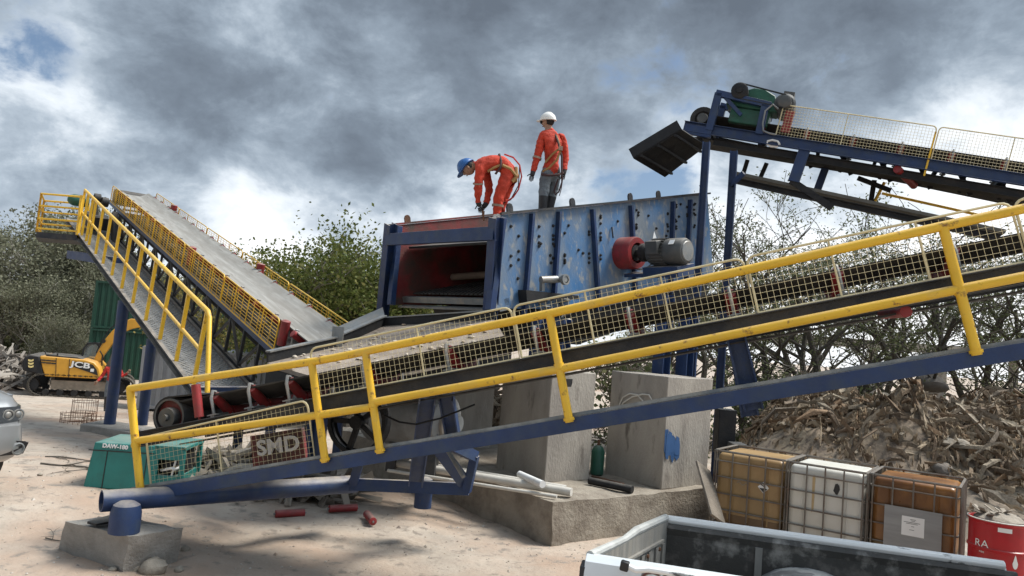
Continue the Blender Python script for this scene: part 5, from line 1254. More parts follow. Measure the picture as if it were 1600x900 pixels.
for z in (.77, .82, .87): m.tube([curve_pt(e / 10 * .5, z, -.08, .04) for e in range(-10, 11)], .012, 6)
m.build('grille', 'black', su)
for y, s in ((-.03, -1), (-CW + .03, 1)):
    for x in (-1.22, -3.9):
        m = MB(); m.lathe((x, y, .36), (x, y + .24 * s, .36), [(0, .24), (0, .34), (.03, .375), (.21, .375), (.24, .34), (.24, .24)], 28)
        for k in range(30): a = k * math.pi / 15; m.box((x + .375 * math.cos(a), y + .12 * s, .36 + .375 * math.sin(a)), (.03, .2, .02), Matrix.Rotation(-a + math.pi / 2, 3, 'Y'))
        w_ = m.build('wheel', 'rubber', su); m = MB(); m.lathe((x, y + .005 * -s, .36), (x, y + .05 * s, .36), [(0, .24), (.02, .22), (.05, .08)], 20); m.build('rim', 'bracket', w_)
m = MB(); m.lathe((-1.0 + .48, -.14, .3), (-.52, -.38, .3), [(0, .2), (0, .27), (.24, .27), (.24, .2)], 24); m.build('mud_guard', 'rubber', su)

# ---------------------------------------------------------------- excavator
ec = at(100, 600, 30.0); ex4 = flat(V((ec.x, ec.y, gz(ec.x, ec.y) - .02)), math.atan2(.40, 1.0)); ive = ex4.inverted()
eg = thing('excavator', 'yellow and black tracked excavator parked before the green containers', 'excavator', ex4)
def qe(px, py, y=0): return pl(ex4, px, py, y)
CY = pm('excavator yellow', (.62, .31, .03), .4, var=.1, col2=(.5, .28, .05), amt=.3, bump=.02, dust=.4)
m = MB(); m.prism([qe(*p) for p in [(62, 556), (133, 562), (147, 566), (155, 575), (158, 589), (150, 592), (70, 588), (66, 575)]], (0, 2.4, 0)); hs_ = m.build('house', CY, eg, bevel=.04)
m = MB(); m.prism([qe(*p) for p in [(62.3, 556), (46, 554), (38, 558), (34, 568), (35, 579), (48, 582), (69, 587.5), (66, 575)]], (0, 2.4, 0)); m.build('counterweight', 'dark', eg, bevel=.06)
m = MB()
for k in range(3):
    y = 562.5 + 4.7 * k; m.prism([qe(*p, -.02) for p in [(44, y - 1.2), (48, y), (52.5, y - 1.2), (52, y + 1.6), (48, y + 3), (44, y + 1.6)]], (0, .02, 0))
m.build('chevron_mark', pm('pale yellow mark', (.75, .6, .25), .5, bump=0), eg)
m = MB(); m.prism([qe(*p, -.015) for p in [(112, 564.5), (133, 566.5), (145, 570), (151, 578), (153, 587), (140, 582), (114, 573)]], (0, .02, 0)); m.build('black_panel', 'black', hs_)
c = qe(126, 570.5, -.03); fx = axes(c, qe(138, 572.2, -.03) - qe(114, 568.8, -.03), (0, -1, 0)); o = text('lettering', 'JCB', .30, fx, 'chalk', hs_, .004, 1.5, .008)
m = MB(); m.box(qe(144, 578.5, -.02), (.12, .02, .12)); m.build('sticker', 'chalk', hs_)
for r_ in range(2):
    m = MB()
    for k in range(3): m.box(qe(67.5 + 8.2 * k, 562.6 + 4 * r_ + .7 * k, -.01), (.17, .02, .05))
    m.build('vent', 'black', hs_)
m = MB()
m.beam(qe(88, 559, -.004), qe(87, 588, -.004), .02, .02, up=(0, 1, 0)); m.build('panel_line', 'black', hs_); m = MB(); m.beam(qe(109, 561, -.004), qe(107, 590, -.004), .02, .02, up=(0, 1, 0)); m.build('panel_line', 'black', hs_)
m = MB(); m.prism([qe(*p, .2) for p in [(72, 554.5), (120, 558.5), (132, 562), (72, 556.5)]], (0, 1.9, 0)); m.tube([qe(70, 548, .3), qe(72, 554, .3), qe(90, 556, .3)], .03, 6); m.tube([qe(90, 552, .3), qe(90, 556, .3)], .03, 6); m.build('engine_cover', 'dark', eg)
# cab (far side), glass frame
m = MB(); a = [(128, 559), (131, 545), (137, 537), (152, 537), (157, 545), (158, 575), (150, 575), (128, 562)]; 
pp_ = [qe(*p, 1.5) for p in a]
for p, q in zip(pp_, pp_[1:] + pp_[:1]):
    for dy in (0, .85): m.beam(p + V((0, dy, 0)), q + V((0, dy, 0)), .07, .07)
m.beam(pp_[2], pp_[2] + V((0, .85, 0)), .07, .07); m.beam(pp_[3], pp_[3] + V((0, .85, 0)), .07, .07); cb_ = m.build('cab_frame', 'black', eg)
gl_m = bpy.data.materials.new('cab glass'); gl_m.use_nodes = True; b_ = gl_m.node_tree.nodes['Principled BSDF']; b_.inputs['Base Color'].default_value = (.3, .35, .36, 1); b_.inputs['Roughness'].default_value = .05; b_.inputs['Alpha'].default_value = .35
m = MB(); m.prism([p + V((0, .04, 0)) for p in pp_], (0, .02, 0)); m.prism([p + V((0, .82, 0)) for p in pp_], (0, .02, 0)); m.build('cab_window', gl_m, cb_)
# boom with a bend, then the stick and bucket behind the walkway
lo = [(144.5, 566), (153, 548), (164, 530), (176, 516), (190, 504), (204, 498), (222, 499), (240, 508)]
hi = [(240, 517), (222, 511), (206, 514), (192, 520), (181, 530), (170, 545), (160, 558), (152, 571)]
m = MB(); m.prism([qe(*p, 1.0) for p in lo + hi], (0, .5, 0)); bo = m.build('boom', CY, eg, bevel=.02)
m = MB(); m.tube([qe(150, 552, .97), qe(158, 534, .97), qe(172, 514, .97), qe(188, 500, .97)], .025, 6); m.lathe(qe(162, 533, .9), qe(162, 533, 1.6), [(0, .08), (.7, .08)], 10); m.tube([qe(158, 585, .9), qe(160, 555, .9), qe(156, 548, .9)], .03, 6); m.build('hydraulic_hose', 'black', bo)
m = MB(); m.tube([qe(160, 588, .9), qe(172, 566, .9), qe(182, 541, .9)], [.09, .09, .05], 10); m.tube([qe(165, 590, 1.6), qe(174, 566, 1.6), qe(184, 541, 1.6)], [.09, .09, .05], 10); m.build('boom_cylinder', 'motorgrey', bo)
m = MB(); m.prism([qe(*p, 1.05) for p in [(236, 506), (244, 506), (250, 520), (238, 575), (231, 573)]], (0, .4, 0)); m.build('stick', CY, eg, bevel=.02)
m = MB(); m.prism([qe(*p, .8) for p in [(230, 572), (240, 575), (236, 600), (222, 606), (218, 592)]], (0, .9, 0)); m.build('bucket', 'dark', eg, bevel=.02)
m = MB(); m.prism([qe(*p, .5) for p in [(113, 591), (157, 593), (153, 599), (115, 598)]], (0, 1.4, 0)); m.build('turntable', 'black', eg)
# tracks
for y in (0.0, 1.9):
    x0, x1 = qe(62, 606, y).x, qe(190, 612, y).x; z0 = .48; r_ = .42
    m = MB(); pts = []
    for k in range(13): a = math.pi / 2 + math.pi * k / 12; pts.append((x0 + r_ * math.cos(a), z0 + r_ * math.sin(a)))
    for k in range(13): a = -math.pi / 2 + math.pi * k / 12; pts.append((x1 + r_ * math.cos(a), z0 + r_ * math.sin(a)))
    loop = []; pts.append(pts[0])
    for (a, b), (c, d) in zip(pts, pts[1:]):
        L_ = math.hypot(c - a, d - b); k = max(1, round(L_ / .19))
        for i in range(k): loop.append((a + (c - a) * i / k, b + (d - b) * i / k, math.atan2(d - b, c - a)))
    for a, b, t in loop: m.box((a, y + .25, b), (.165, .5, .05), Matrix.Rotation(-t, 3, 'Y')); m.box((a, y + .25, b) , (.04, .5, .09), Matrix.Rotation(-t, 3, 'Y'))
    MT['track'] = pm('dusty track', (.10, .09, .075), .8, .2, var=.3, bump=.2) if 'track' not in MT else MT['track']; tk_ = m.build('track', 'track', eg, smooth=False)
    m = MB(); m.beam((x0 + .35, y + .2, z0 + .02), (x1 - .2, y + .2, z0 + .02), .2, .36); m.build('track_frame', pm('dusty track frame', (.24, .20, .155), .9, var=.3, vs=4, bump=.2), tk_)
    for k in range(6):
        x = x0 + .2 + (x1 - x0 - .4) * k / 5; m = MB(); m.lathe((x, y + .0, .2), (x, y + .3, .2), [(0, .12), (.3, .12)], 12); m.build('track_roller', 'dark', tk_)
for y in (0.0, 1.9):
    for x in (x0, x1): m = MB(); m.lathe((x, y + .08, z0), (x, y + .42, z0), [(0, .12), (.02, .27), (.3, .27), (.34, .12)], 20); m.build('sprocket', 'dark', eg)
m = MB(); m.box(((x0 + x1) / 2, 1.2, .75), (1.6, 1.6, .3)); m.build('undercarriage', 'dark', eg)

# ---------------------------------------------------------------- containers
def container(name, base, yaw, L_, W_, H_, mat, mat_end, label, group=None, pitch=.28):
    t = thing(name, label, 'container', flat(base, yaw), group)
    def corr(a, b, z0, z1, dep):
        d = (b - a); l = d.length; d.normalize(); nn = V((d.y, -d.x, 0)); n = int(l / pitch); pts = []
        for i in range(n):
            for f, o_ in ((0, 0), (.28, 0), (.42, -dep), (.78, -dep), (.92, 0)): pts.append(a + d * (l * (i + f) / n) + nn * o_)
        pts.append(b); k = len(pts); m.add([p + V((0, 0, z0)) for p in pts] + [p + V((0, 0, z1)) for p in pts], [(i, i + 1, k + i + 1, k + i) for i in range(k - 1)])
    m = MB(); corr(V((0, 0, 0)), V((L_, 0, 0)), .12, H_ - .1, .045); m.build('side_wall', mat, t, smooth=False)
    m = MB(); corr(V((L_, W_, 0)), V((0, W_, 0)), .12, H_ - .1, .045); m.build('side_wall', mat, t, smooth=False)
    m = MB(); corr(V((0, W_, 0)), V((0, 0, 0)), .12, H_ - .1, .045); m.build('end_wall', mat_end, t, smooth=False)
    m = MB(); corr(V((L_, 0, 0)), V((L_, W_, 0)), .12, H_ - .1, .045); m.build('end_wall', mat_end, t, smooth=False)
    m = MB(); m.box((L_ / 2, W_ / 2, H_ - .06), (L_ - .1, W_ - .1, .04)); m.build('roof', mat, t)
    m = MB()
    for x in (0, L_):
        for y in (0, W_): m.box((x, y, H_ / 2), (.12, .12, H_))
        for z in (.07, H_ - .06): m.box((x, W_ / 2, z), (.11, W_ - .12, .11))
    for y in (0, W_):
        for z in (.07, H_ - .06): m.box((L_ / 2, y, z), (L_ - .12, .11, .11))
    m.build('frame', mat, t)
    m = MB()
    for k in range(4):
        y = W_ * (k + .8) / 4.6; m.tube([(-.03, y, .15), (-.03, y, H_ - .15)], .02, 6)
        for z in (.5, 1.0, 1.6, 2.1): m.box((-.035, y, z), (.03, .12, .05))
    m.build('door_bar', mat_end, t); return t
GC = pm('container green', (.008, .05, .03), .55, var=.15, bump=.03, col2=(.02, .06, .035), amt=.35, s2=1)
GD = pm('container dark green', (.012, .03, .022), .6, var=.2, bump=.03, col2=(.05, .06, .05), amt=.3)
b0 = at(133, 600, 39); b0 = V((b0.x, b0.y, gz(b0.x, b0.y)))
gcn = 'stacked green containers'
container('shipping_container', b0, R(22), 9, 2.44, 2.6, GC, GD, 'lower dark green shipping container of the stack behind the excavator', gcn)
container('shipping_container', b0 + V((0, 0, 2.62)), R(22), 9, 2.44, 2.5, GC, GD, 'upper dark green shipping container, on top of the stack, half hidden by the walkway', gcn)
b1 = at(216, 632, 27); b1 = V((b1.x, b1.y, gz(b1.x, b1.y) + .05))
container('shipping_container', b1, R(16), 6, 2.44, 2.25, pm('container grey', (.27, .28, .29), .6, var=.1, bump=.03, col2=(.22, .22, .22), amt=.35, s2=1), pm('rusty container end', (.16, .135, .12), .8, var=.4, vs=3, col2=(.1, .07, .05), amt=.45, s2=3, bump=.2), 'grey corrugated container with a rusty brown end, behind the round blue legs')
# ---------------------------------------------------------------- welding set
wb = onz(132, 766, .12); wy = math.atan2(.10, 1); wm = flat(V((wb.x, wb.y, .0)), wy)
wd = thing('welding_generator', 'teal welding generator with white lettering, tucked behind the end of the yellow handrail', 'generator', wm)
ivw = wm.inverted()
def qw(px, py, y=0): return pl(wm, px, py, y)
c = [qw(*p) for p in [(129, 762), (216, 768), (220, 702), (141, 690)]]
m = MB(); z0, z1 = c[0].z, c[3].z; x0, x1 = c[0].x, 1.12
m.prism([V((x0, 0, z0)), V((.78, 0, z0)), V((.78, 0, z1)), V((x0 + .08, 0, z1))], (0, .75, 0)); m.build('cabinet', 'teal', wd, bevel=.015)
m = MB(); m.beam((x0 + .02, -.004, z1 - .1), (.78, -.004, z1 - .1), .008, .012); m.beam((.2, -.004, z0), (.22, -.004, z1 - .1), .008, .012, up=(0, 1, 0)); m.beam((.68, -.004, z0), (.70, -.004, z1 - .1), .008, .012, up=(0, 1, 0)); m.build('seam', 'black', wd)
m = MB()
for x in (.8, x1): m.box((x, .03, (z0 + z1) / 2), (.06, .05, z1 - z0)); m.box((x, .72, (z0 + z1) / 2), (.06, .05, z1 - z0))
m.box(((.78 + x1) / 2, .375, z1 - .02), (x1 - .7, .74, .05)); m.box(((.78 + x1) / 2, .02, z1 - .1), (x1 - .78, .03, .14)); m.box(((.78 + x1) / 2, .375, z0 + .1), (x1 - .8, .7, .2)); m.build('open_frame', 'teal', wd, bevel=.008)
m = MB(); m.box((.96, .4, z0 + .34), (.28, .4, .3)); m.lathe((.95, .2, z0 + .3), (.95, .05, z0 + .3), [(0, .12), (.05, .14), (.15, .06)], 16)
m.build('engine', 'dark', wd, bevel=.02)
m = MB(); m.tube([(.85, .1, z0 + .25), (1.0, .02, z0 + .3), (1.03, .05, z0 + .28), (1.08, .1, z0 + .3)], .02, 6); m.tube([(1.0, .05, z0 + .2), (1.05, .02, z0 + .45), (.98, .1, z0 + .5)], .012, 6); m.build('hose', 'chalk', wd)
m = MB(); m.beam((.0, .37, .06), (x1, .37, .06), .5, .1); m.build('skid', 'dark', wd)
for x in (.12, .95):
    m = MB(); m.lathe((x, .02, .11), (x, .12, .11), [(0, .09), (.02, .11), (.08, .11), (.1, .09)], 18); m.build('wheel', 'rubber', wd)
t_ = qw(180, 698, -.006); text('lettering', 'DAW-180', .068, axes(t_ + V((0, 0, .0)), (1, 0, -.03), (0, -1, 0)), 'chalk', wd, .002, 1.05, .003)
# ---------------------------------------------------------------- rebar cages
def rebar(p, r, h, n, label):
    m = MB()
    for z in (.02, h * .5, h): m.tube([p + V((r * math.cos(k * .35), r * math.sin(k * .35), z)) for k in range(19)], .007, 5)
    for k in range(n): a = k * 2 * math.pi / n; q = p + V((r * math.cos(a), r * math.sin(a), 0)); m.tube([q + V((0, 0, -.02)), q + V((0, 0, h + .05))], .005, 4)
    o = m.build('rebar_cage', 'rust'); return tag(o, label, 'rebar cage', 'rusty rebar cages near the blue legs')
q = at(131, 650, 18.4); rebar(V((q.x, q.y, gz(q.x, q.y))), .28, .52, 16, 'taller rusty round rebar cage standing behind the low one')
q = at(119, 660, 17.7); rebar(V((q.x, q.y, gz(q.x, q.y))), .34, .24, 20, 'low rusty round rebar cage, leftmost, in front of the taller one')
q = at(150, 656, 17.8); rebar(V((q.x, q.y, gz(q.x, q.y))), .3, .2, 18, 'low rusty rebar cage nearest the round blue leg')

# twigs on the yard
def twig(p, s, seed, label):
    rd = random.Random(seed); m = MB()
    def br(a, d, l, r, lev):
        pts = [a]
        for i in range(4): d = (d + V((rd.gauss(0, .25), rd.gauss(0, .25), rd.gauss(0, .08)))).normalized(); pts.append(pts[-1] + d * l / 4)
        for q in pts: q.z = max(q.z, gz(q.x, q.y) + .012)
        m.tube(pts, [r, r * .9, r * .75, r * .6, r * .4], 5)
        if lev < 2:
            for k in range(3): br(pts[rd.randint(1, 4)].copy(), V((d.x + rd.gauss(0, .9), d.y + rd.gauss(0, .9), rd.gauss(.08, .12))).normalized(), l * .55, r * .6, lev + 1)
    br(V(p), V((1, -.25, 0)), s, .013 * s ** .5, 0)
    o = m.build('dead_branch', BARKD); return tag(o, label, 'branch', 'dead branches on the yard')
q = onz(62, 738, 0); twig((q.x, q.y, .03), 1.25, 4, 'largest bare dead branch, lying left of the teal generator')
q = onz(70, 722, 0); twig((q.x, q.y, .03), .9, 9, 'thinner dead branch lying just behind the largest one')
q = onz(70, 850, 0); twig((q.x, q.y, .02), .35, 12, 'tiny tuft of twigs beside the left corner of the footing')
q = onz(255, 812, .05); twig((q.x, q.y, .4), .5, 15, 'dead branch leaning behind the footing under the base pipe')
for px, py, r_, lb in [(240, 893, .13, 'largest pale stone, at the foot of the footing block'), (289, 861, .05, 'small pale stone beside the right corner of the footing'), (280, 890, .05, 'small stone between the largest stone and the footing corner'), (212, 889, .05, 'small stone touching the front corner of the footing'), (176, 893, .04, 'smallest stone, left of the front corner of the footing'), (60, 765, .035, 'small lone stone left of the teal generator')]:
    q = onz(px, py, 0); rock('stone', V((q.x, q.y, gz(q.x, q.y) + r_ * .3)), r_, 'stone', lb, 'stone', .7, 'loose stones in the yard', 12)

# ---------------------------------------------------------------- people
SKIN = pm('tanned skin', (.30, .17, .11), .6, var=.08, bump=0); ORANGE = pm('orange red work cloth', (.46, .04, .016), .8, var=.3, vs=7, bump=.6, bs=14)
JEAN = pm('grey blue denim', (.14, .165, .185), .85, var=.25, vs=6, bump=.6, bs=16); BOOT = pm('black rubber boot', (.02, .022, .025), .5, bump=.1); GLOVE = pm('dark glove', (.03, .028, .03), .8, bump=.2)
WBOOT = pm('white overshoe', (.6, .6, .58), .7, var=.1, bump=.2); REDC = pm('red shirt cloth', (.45, .03, .025), .85, bump=.3); STRAP = pm('tan harness webbing', (.30, .17, .06), .8, bump=.1); STRAPD = pm('dark harness webbing', (.06, .03, .03), .8, bump=.1); REFL = pm('grey reflective tape', (.28, .2, .15), .5, bump=0)
HB = pm('blue helmet shell', (.02, .10, .30), .35, var=.08, bump=0); HW = pm('white helmet shell', (.75, .75, .72), .35, var=.05, bump=0); HAIR = pm('black hair', (.012, .011, .01), .8, bump=.3)
def skin_mesh(verts, edges, lv=2):
    me = bpy.data.meshes.new('s'); names = list(verts); idx = {n: i for i, n in enumerate(names)}
    me.from_pydata([verts[n][0] for n in names], [(idx[a], idx[b]) for a, b in edges], [])
    o = bpy.data.objects.new('s', me); COL.objects.link(o)
    o.modifiers.new('s', 'SKIN').use_smooth_shade = True
    for i, n in enumerate(names):
        r = verts[n][1]; sv = me.skin_vertices[0].data[i]; sv.radius = r if isinstance(r, tuple) else (r, r); sv.use_root = (i == 0)
    s = o.modifiers.new('d', 'SUBSURF'); s.levels = s.render_levels = lv + (1 if len(names) > 6 else 0)
    dg = bpy.context.evaluated_depsgraph_get(); out = bpy.data.meshes.new_from_object(o.evaluated_get(dg))
    bpy.data.objects.remove(o); return out
def person(label, m4, J, cloth, hat, face, mats, group=None, hands_fwd=V((0, 0, -1))):
    """J: joint name -> (point, radius) in local metres; cloth: (a, b, material index) bones"""
    t = thing('person', label, 'person', m4, group)
    E_ = [('pelvis', 'waist'), ('waist', 'chest'), ('chest', 'neck0'), ('neck0', 'neck1'), ('neck1', 'skull')]
    for s in 'LR':
        E_ += [('pelvis', 'hip' + s), ('hip' + s, 'knee' + s), ('knee' + s, 'ank' + s), ('ank' + s, 'heel' + s), ('heel' + s, 'toe' + s), ('chest', 'sh' + s), ('sh' + s, 'elb' + s), ('elb' + s, 'wri' + s), ('wri' + s, 'palm' + s)]
    me = skin_mesh(J, E_); bm = bmesh.new(); bm.from_mesh(me)
    P = {k: V(v[0]) for k, v in J.items()}
    def near(c):
        best = None
        for a, b, mi in cloth:
            p, q = P[a], P[b]; d = q - p; u = max(0, min(1, (c - p).dot(d) / max(1e-6, d.length_squared))); x = (c - p - d * u).length
            if best is None or x < best[0]: best = (x, mi)
        return best[1]
    for f in bm.faces: f.material_index = near(f.calc_center_median()); f.smooth = True
    bm.normal_update()
    for v_ in bm.verts:
        mi_ = [f.material_index for f in v_.link_faces]
        if mi_ and all(q in (1, 2) for q in mi_): v_.co += v_.normal * (noise.noise(V((v_.co.x * 11, v_.co.y * 11, v_.co.z * 19))) * .014 + noise.noise(v_.co * 31) * .006)
    # fingers: five short chains rooted in each palm
    for s in 'LR':
        w0, p0 = P['wri' + s], P['palm' + s]; d = (p0 - w0).normalized(); side = d.cross(V((0, 1, 0)));
        if side.length < .2: side = d.cross(V((1, 0, 0)))
        side.normalize(); cur = side.cross(d).normalized()
        for k, (o_, ln) in enumerate(((-.03, .06), (-.01, .075), (.011, .07), (.03, .055), (-.045, .05))):
            a = p0 + side * o_ + d * (.01 if k < 4 else -.03); dd = d if k < 4 else (d * .6 - side * .7).normalized()
            f = skin_mesh({'a': (a - dd * .02, .010), 'b': (a + dd * ln * .5, .0095), 'c': (a + dd * ln * .8 + cur * ln * .35, .008), 'd': (a + dd * ln * .85 + cur * ln * .7, .006)}, [('a', 'b'), ('b', 'c'), ('c', 'd')], 1)
            nb_ = len(bm.faces); bm.from_mesh(f); bm.faces.ensure_lookup_table()
            for q in bm.faces[nb_:]: q.material_index = mats.index(GLOVE) if GLOVE in mats else 0; q.smooth = True
    # head with nose, ears, eyes, oriented along face
    hc = P['skull']; fx_ = face.normalized(); up = (P['skull'] - P['neck1']).normalized(); up = (up - fx_ * up.dot(fx_)).normalized(); ly = up.cross(fx_)
    rot = Matrix((fx_, ly, up)).transposed()
    def hf(p):
        x, y, z = p; j = 1 - .28 * max(0, -z) ** 1.5; k = 1 + .05 * max(0, x) * max(0, -z)
        return V((x * k * (1 - .08 * max(0, -x) * max(0, -z)), y * j, z))
    hd_ = MB(); hd_.ell(hc + up * .015, V((.098, .076, .118)), 20, 14, rot, hf)
    hd_.ell(hc + fx_ * .098 - up * .01, V((.02, .014, .026)), 8, 6, rot); hd_.ell(hc + fx_ * .09 - up * .055, V((.014, .026, .008)), 8, 6, rot)
    for sg in (-1, 1): hd_.ell(hc + ly * .076 * sg + up * .0, V((.02, .01, .032)), 8, 6, rot)
    nb_ = len(bm.faces); hm = bpy.data.meshes.new('h'); hm.from_pydata(hd_.v, [], hd_.f); bm.from_mesh(hm); bm.faces.ensure_lookup_table()
    for q in bm.faces[nb_:]: q.material_index = 0; q.smooth = True
    ey = MB()
    for sg in (-1, 1): ey.ell(hc + fx_ * .083 + ly * .032 * sg + up * .02, V((.012, .013, .009)), 8, 6, rot)
    nb_ = len(bm.faces); hm = bpy.data.meshes.new('h2'); hm.from_pydata(ey.v, [], ey.f); bm.from_mesh(hm); bm.faces.ensure_lookup_table()
    for q in bm.faces[nb_:]: q.material_index = len(mats) - 1
    bmesh.ops.recalc_face_normals(bm, faces=bm.faces)
    bme = bpy.data.meshes.new('body'); bm.to_mesh(bme); bm.free()
    for q in mats: bme.materials.append(q)
    bo_ = bpy.data.objects.new('body', bme); COL.objects.link(bo_); bo_.parent = t
    # hair and helmet
    m = MB(); m.ell(hc + up * .03 - fx_ * .02, V((.096, .082, .1)), 16, 10, rot, lambda p: p if p.x < .25 or p.z > .55 else V((p.x * .55, p.y, p.z))); m.build('hair', HAIR, t)
    if hat:
        m = MB(); top = hc + up * .055
        def dome(p): return V((p.x, p.y, max(p.z, -.05)))
        m.ell(top, V((.142, .118, .125)), 22, 14, rot, dome)
        br = [(top + rot @ V((.155 * math.cos(a) + (.055 if math.cos(a) > .3 else 0) * math.cos(a), .128 * math.sin(a), -.004 - (.012 if math.cos(a) > .3 else 0)))) for a in [k * 2 * math.pi / 24 for k in range(24)]]
        m.prism(br, up * -.012); m.tube([top + rot @ V((.12 * math.cos(a), 0, .128 * math.sin(a) + .0)) for a in [math.pi * k / 10 for k in range(1, 10)]], .012, 6)
        m.build('helmet', hat, t)
    return t, P, (hc, fx_, up, ly, rot)
def strap(t, pts, r, mat, name='harness_strap'):
    m = MB(); m.tube(pts, r, 6); return m.build(name, mat, t)
# helper: build a pose in the picture plane at the person's depth, then give sides depth
# --- standing worker
dS = 12.35; fs = at(846, 330, dS)
# frame: x to picture right, y away
ms = flat(V((fs.x, fs.y, 0)), -math.atan2(fs.x, fs.y)); 
def qS(px, py, y=0.0): return pl(ms, px, py, y)
zt_ = (MS @ V((2.0, .4, -.25))).z
def JJ(d): return d
Js = {'pelvis': (qS(860, 274, 0), (.17, .13)), 'waist': (qS(862, 256, 0), (.165, .125)), 'chest': (qS(863, 224, 0), (.185, .135)), 'neck0': (qS(860, 206, 0), .085), 'neck1': (qS(857, 200, 0), .06), 'skull': (qS(856, 192, 0), .07),
      'hipL': (qS(852, 276, -.04), .115), 'kneeL': (qS(849, 307, -.08), .085), 'ankL': (qS(846, 342, -.06), .062), 'heelL': (qS(846, 348, -.06), .055), 'toeL': (qS(838, 350, -.12), .04),
      'hipR': (qS(868, 276, .05), .115), 'kneeR': (qS(862, 308, .06), .085), 'ankR': (qS(856, 340, .08), .062), 'heelR': (qS(856, 346, .08), .055), 'toeR': (qS(850, 348, .0), .04),
      'shL': (qS(847, 212, -.08), .085), 'elbL': (qS(840, 244, -.1), .068), 'wriL': (qS(833, 268, -.12), .045), 'palmL': (qS(831, 276, -.13), .04),
      'shR': (qS(878, 213, .1), .085), 'elbR': (qS(884, 244, .1), .068), 'wriR': (qS(882, 266, .02), .045), 'palmR': (qS(880, 274, .0), .04)}
CL = [('neck1', 'skull', 0), ('pelvis', 'waist', 1), ('waist', 'chest', 1), ('chest', 'neck0', 1), ('chest', 'shL', 1), ('chest', 'shR', 1), ('shL', 'elbL', 1), ('shR', 'elbR', 1), ('elbL', 'wriL', 1), ('elbR', 'wriR', 1), ('wriL', 'palmL', 3), ('wriR', 'palmR', 3),
      ('hipL', 'kneeL', 2), ('hipR', 'kneeR', 2)]
CLs = CL + [('pelvis', 'hipL', 2), ('pelvis', 'hipR', 2), ('kneeL', 'ankL', 4), ('kneeR', 'ankR', 4), ('ankL', 'toeL', 4), ('ankR', 'toeR', 4)]
ps, P, H_ = person('standing worker in white helmet, orange shirt, harness and grey jeans, on the screen edge', ms, Js, CLs, HW, V((-.85, .45, .02)), [SKIN, ORANGE, JEAN, GLOVE, BOOT, HAIR])
P = {k: V(v) for k, v in P.items()}
bk = V((.02, -.15, 0))
strap(ps, [qS(868, 208, -.02), qS(873, 222, -.17), qS(876, 235, -.17), qS(870, 250, -.18), qS(858, 262, -.17), qS(848, 268, -.12)], .02, STRAP); strap(ps, [qS(866, 207, -.05), qS(872, 222, -.18), qS(878, 245, -.16), qS(878, 270, -.14)], .02, STRAPD); strap(ps, [qS(874, 232, -.175), qS(862, 242, -.185), qS(852, 254, -.15)], .018, STRAP)
strap(ps, [qS(846, 272, -.14), qS(858, 274, -.19), qS(872, 273, -.18), qS(880, 270, -.1)], .022, STRAPD, 'harness_belt')
m = MB(); m.box(qS(876, 232, -.19), (.07, .05, .07)); m.build('harness_hook', REFL, ps)
strap(ps, [qS(878, 262, -.12), qS(878, 285, -.1), qS(873, 300, -.06), qS(868, 304, -.05), qS(866, 298, -.06), qS(872, 280, -.12)], .016, STRAPD, 'lanyard'); strap(ps, [qS(880, 275, -.02), qS(877, 295, -.02), qS(874, 306, -.02)], .008, STRAPD, 'lanyard')
m = MB(); d_ = (P['wriL'] - P['elbL']).normalized(); c_ = P['elbL'] + d_ * .02; m.lathe(c_, c_ + d_ * .035, [(0, .079), (.035, .077)], 16, caps=False); m.build('reflective_band', REFL, ps)
m = MB(); p = H_[0] + H_[1] * .12 + H_[2] * .02; m.ell(p, (.03, .06, .03), 10, 8); m.build('ear_defender', HAIR, ps)
# --- bending worker
dB = 11.1; fb = at(775, 335, dB); mb = flat(V((fb.x, fb.y, 0)), -math.atan2(fb.x, fb.y))
def qB(px, py, y=0.0): return pl(mb, px, py, y)
Jb = {'pelvis': (qB(798, 262, 0), (.16, .14)), 'waist': (qB(784, 252, 0), (.15, .145)), 'chest': (qB(762, 251, 0), (.165, .15)), 'neck0': (qB(745, 257, 0), .085), 'neck1': (qB(739, 260, 0), .06), 'skull': (qB(732, 264, 0), .07),
      'hipL': (qB(796, 272, -.08), .12), 'kneeL': (qB(780, 303, -.12), .09), 'ankL': (qB(776, 335, -.1), .066), 'heelL': (qB(777, 342, -.1), .06), 'toeL': (qB(768, 343, -.14), .045),
      'hipR': (qB(799, 272, .1), .12), 'kneeR': (qB(789, 303, .22), .088), 'ankR': (qB(780, 336, .24), .064), 'heelR': (qB(781, 342, .24), .055), 'toeR': (qB(772, 343, .18), .042),
      'shL': (qB(751, 262, -.15), .09), 'elbL': (qB(747, 292, -.17), .068), 'wriL': (qB(747, 316, -.1), .045), 'palmL': (qB(750, 324, -.08), .04),
      'shR': (qB(757, 264, .15), .085), 'elbR': (qB(765, 293, .14), .066), 'wriR': (qB(760, 318, .05), .045), 'palmR': (qB(754, 325, .02), .04)}
CLb = CL + [('pelvis', 'hipL', 1), ('pelvis', 'hipR', 1), ('kneeL', 'ankL', 1), ('kneeR', 'ankR', 1), ('ankL', 'heelL', 4), ('ankR', 'heelR', 4), ('heelL', 'toeL', 4), ('heelR', 'toeR', 4)]
CLb = [(a, b, 1 if mi == 2 else mi) for a, b, mi in CLb]
pb3, P, H_ = person('worker in orange coveralls and blue helmet bending over the front corner of the screen', mb, Jb, CLb, HB, V((-.62, -.05, -.78)), [SKIN, ORANGE, JEAN, GLOVE, WBOOT, HAIR])
strap(pb3, [qB(780, 241, -.1), qB(783, 252, -.17), qB(782, 262, -.18), qB(774, 272, -.14)], .02, STRAPD); strap(pb3, [qB(762, 268, -.17), qB(772, 262, -.18), qB(782, 258, -.17)], .02, STRAP)
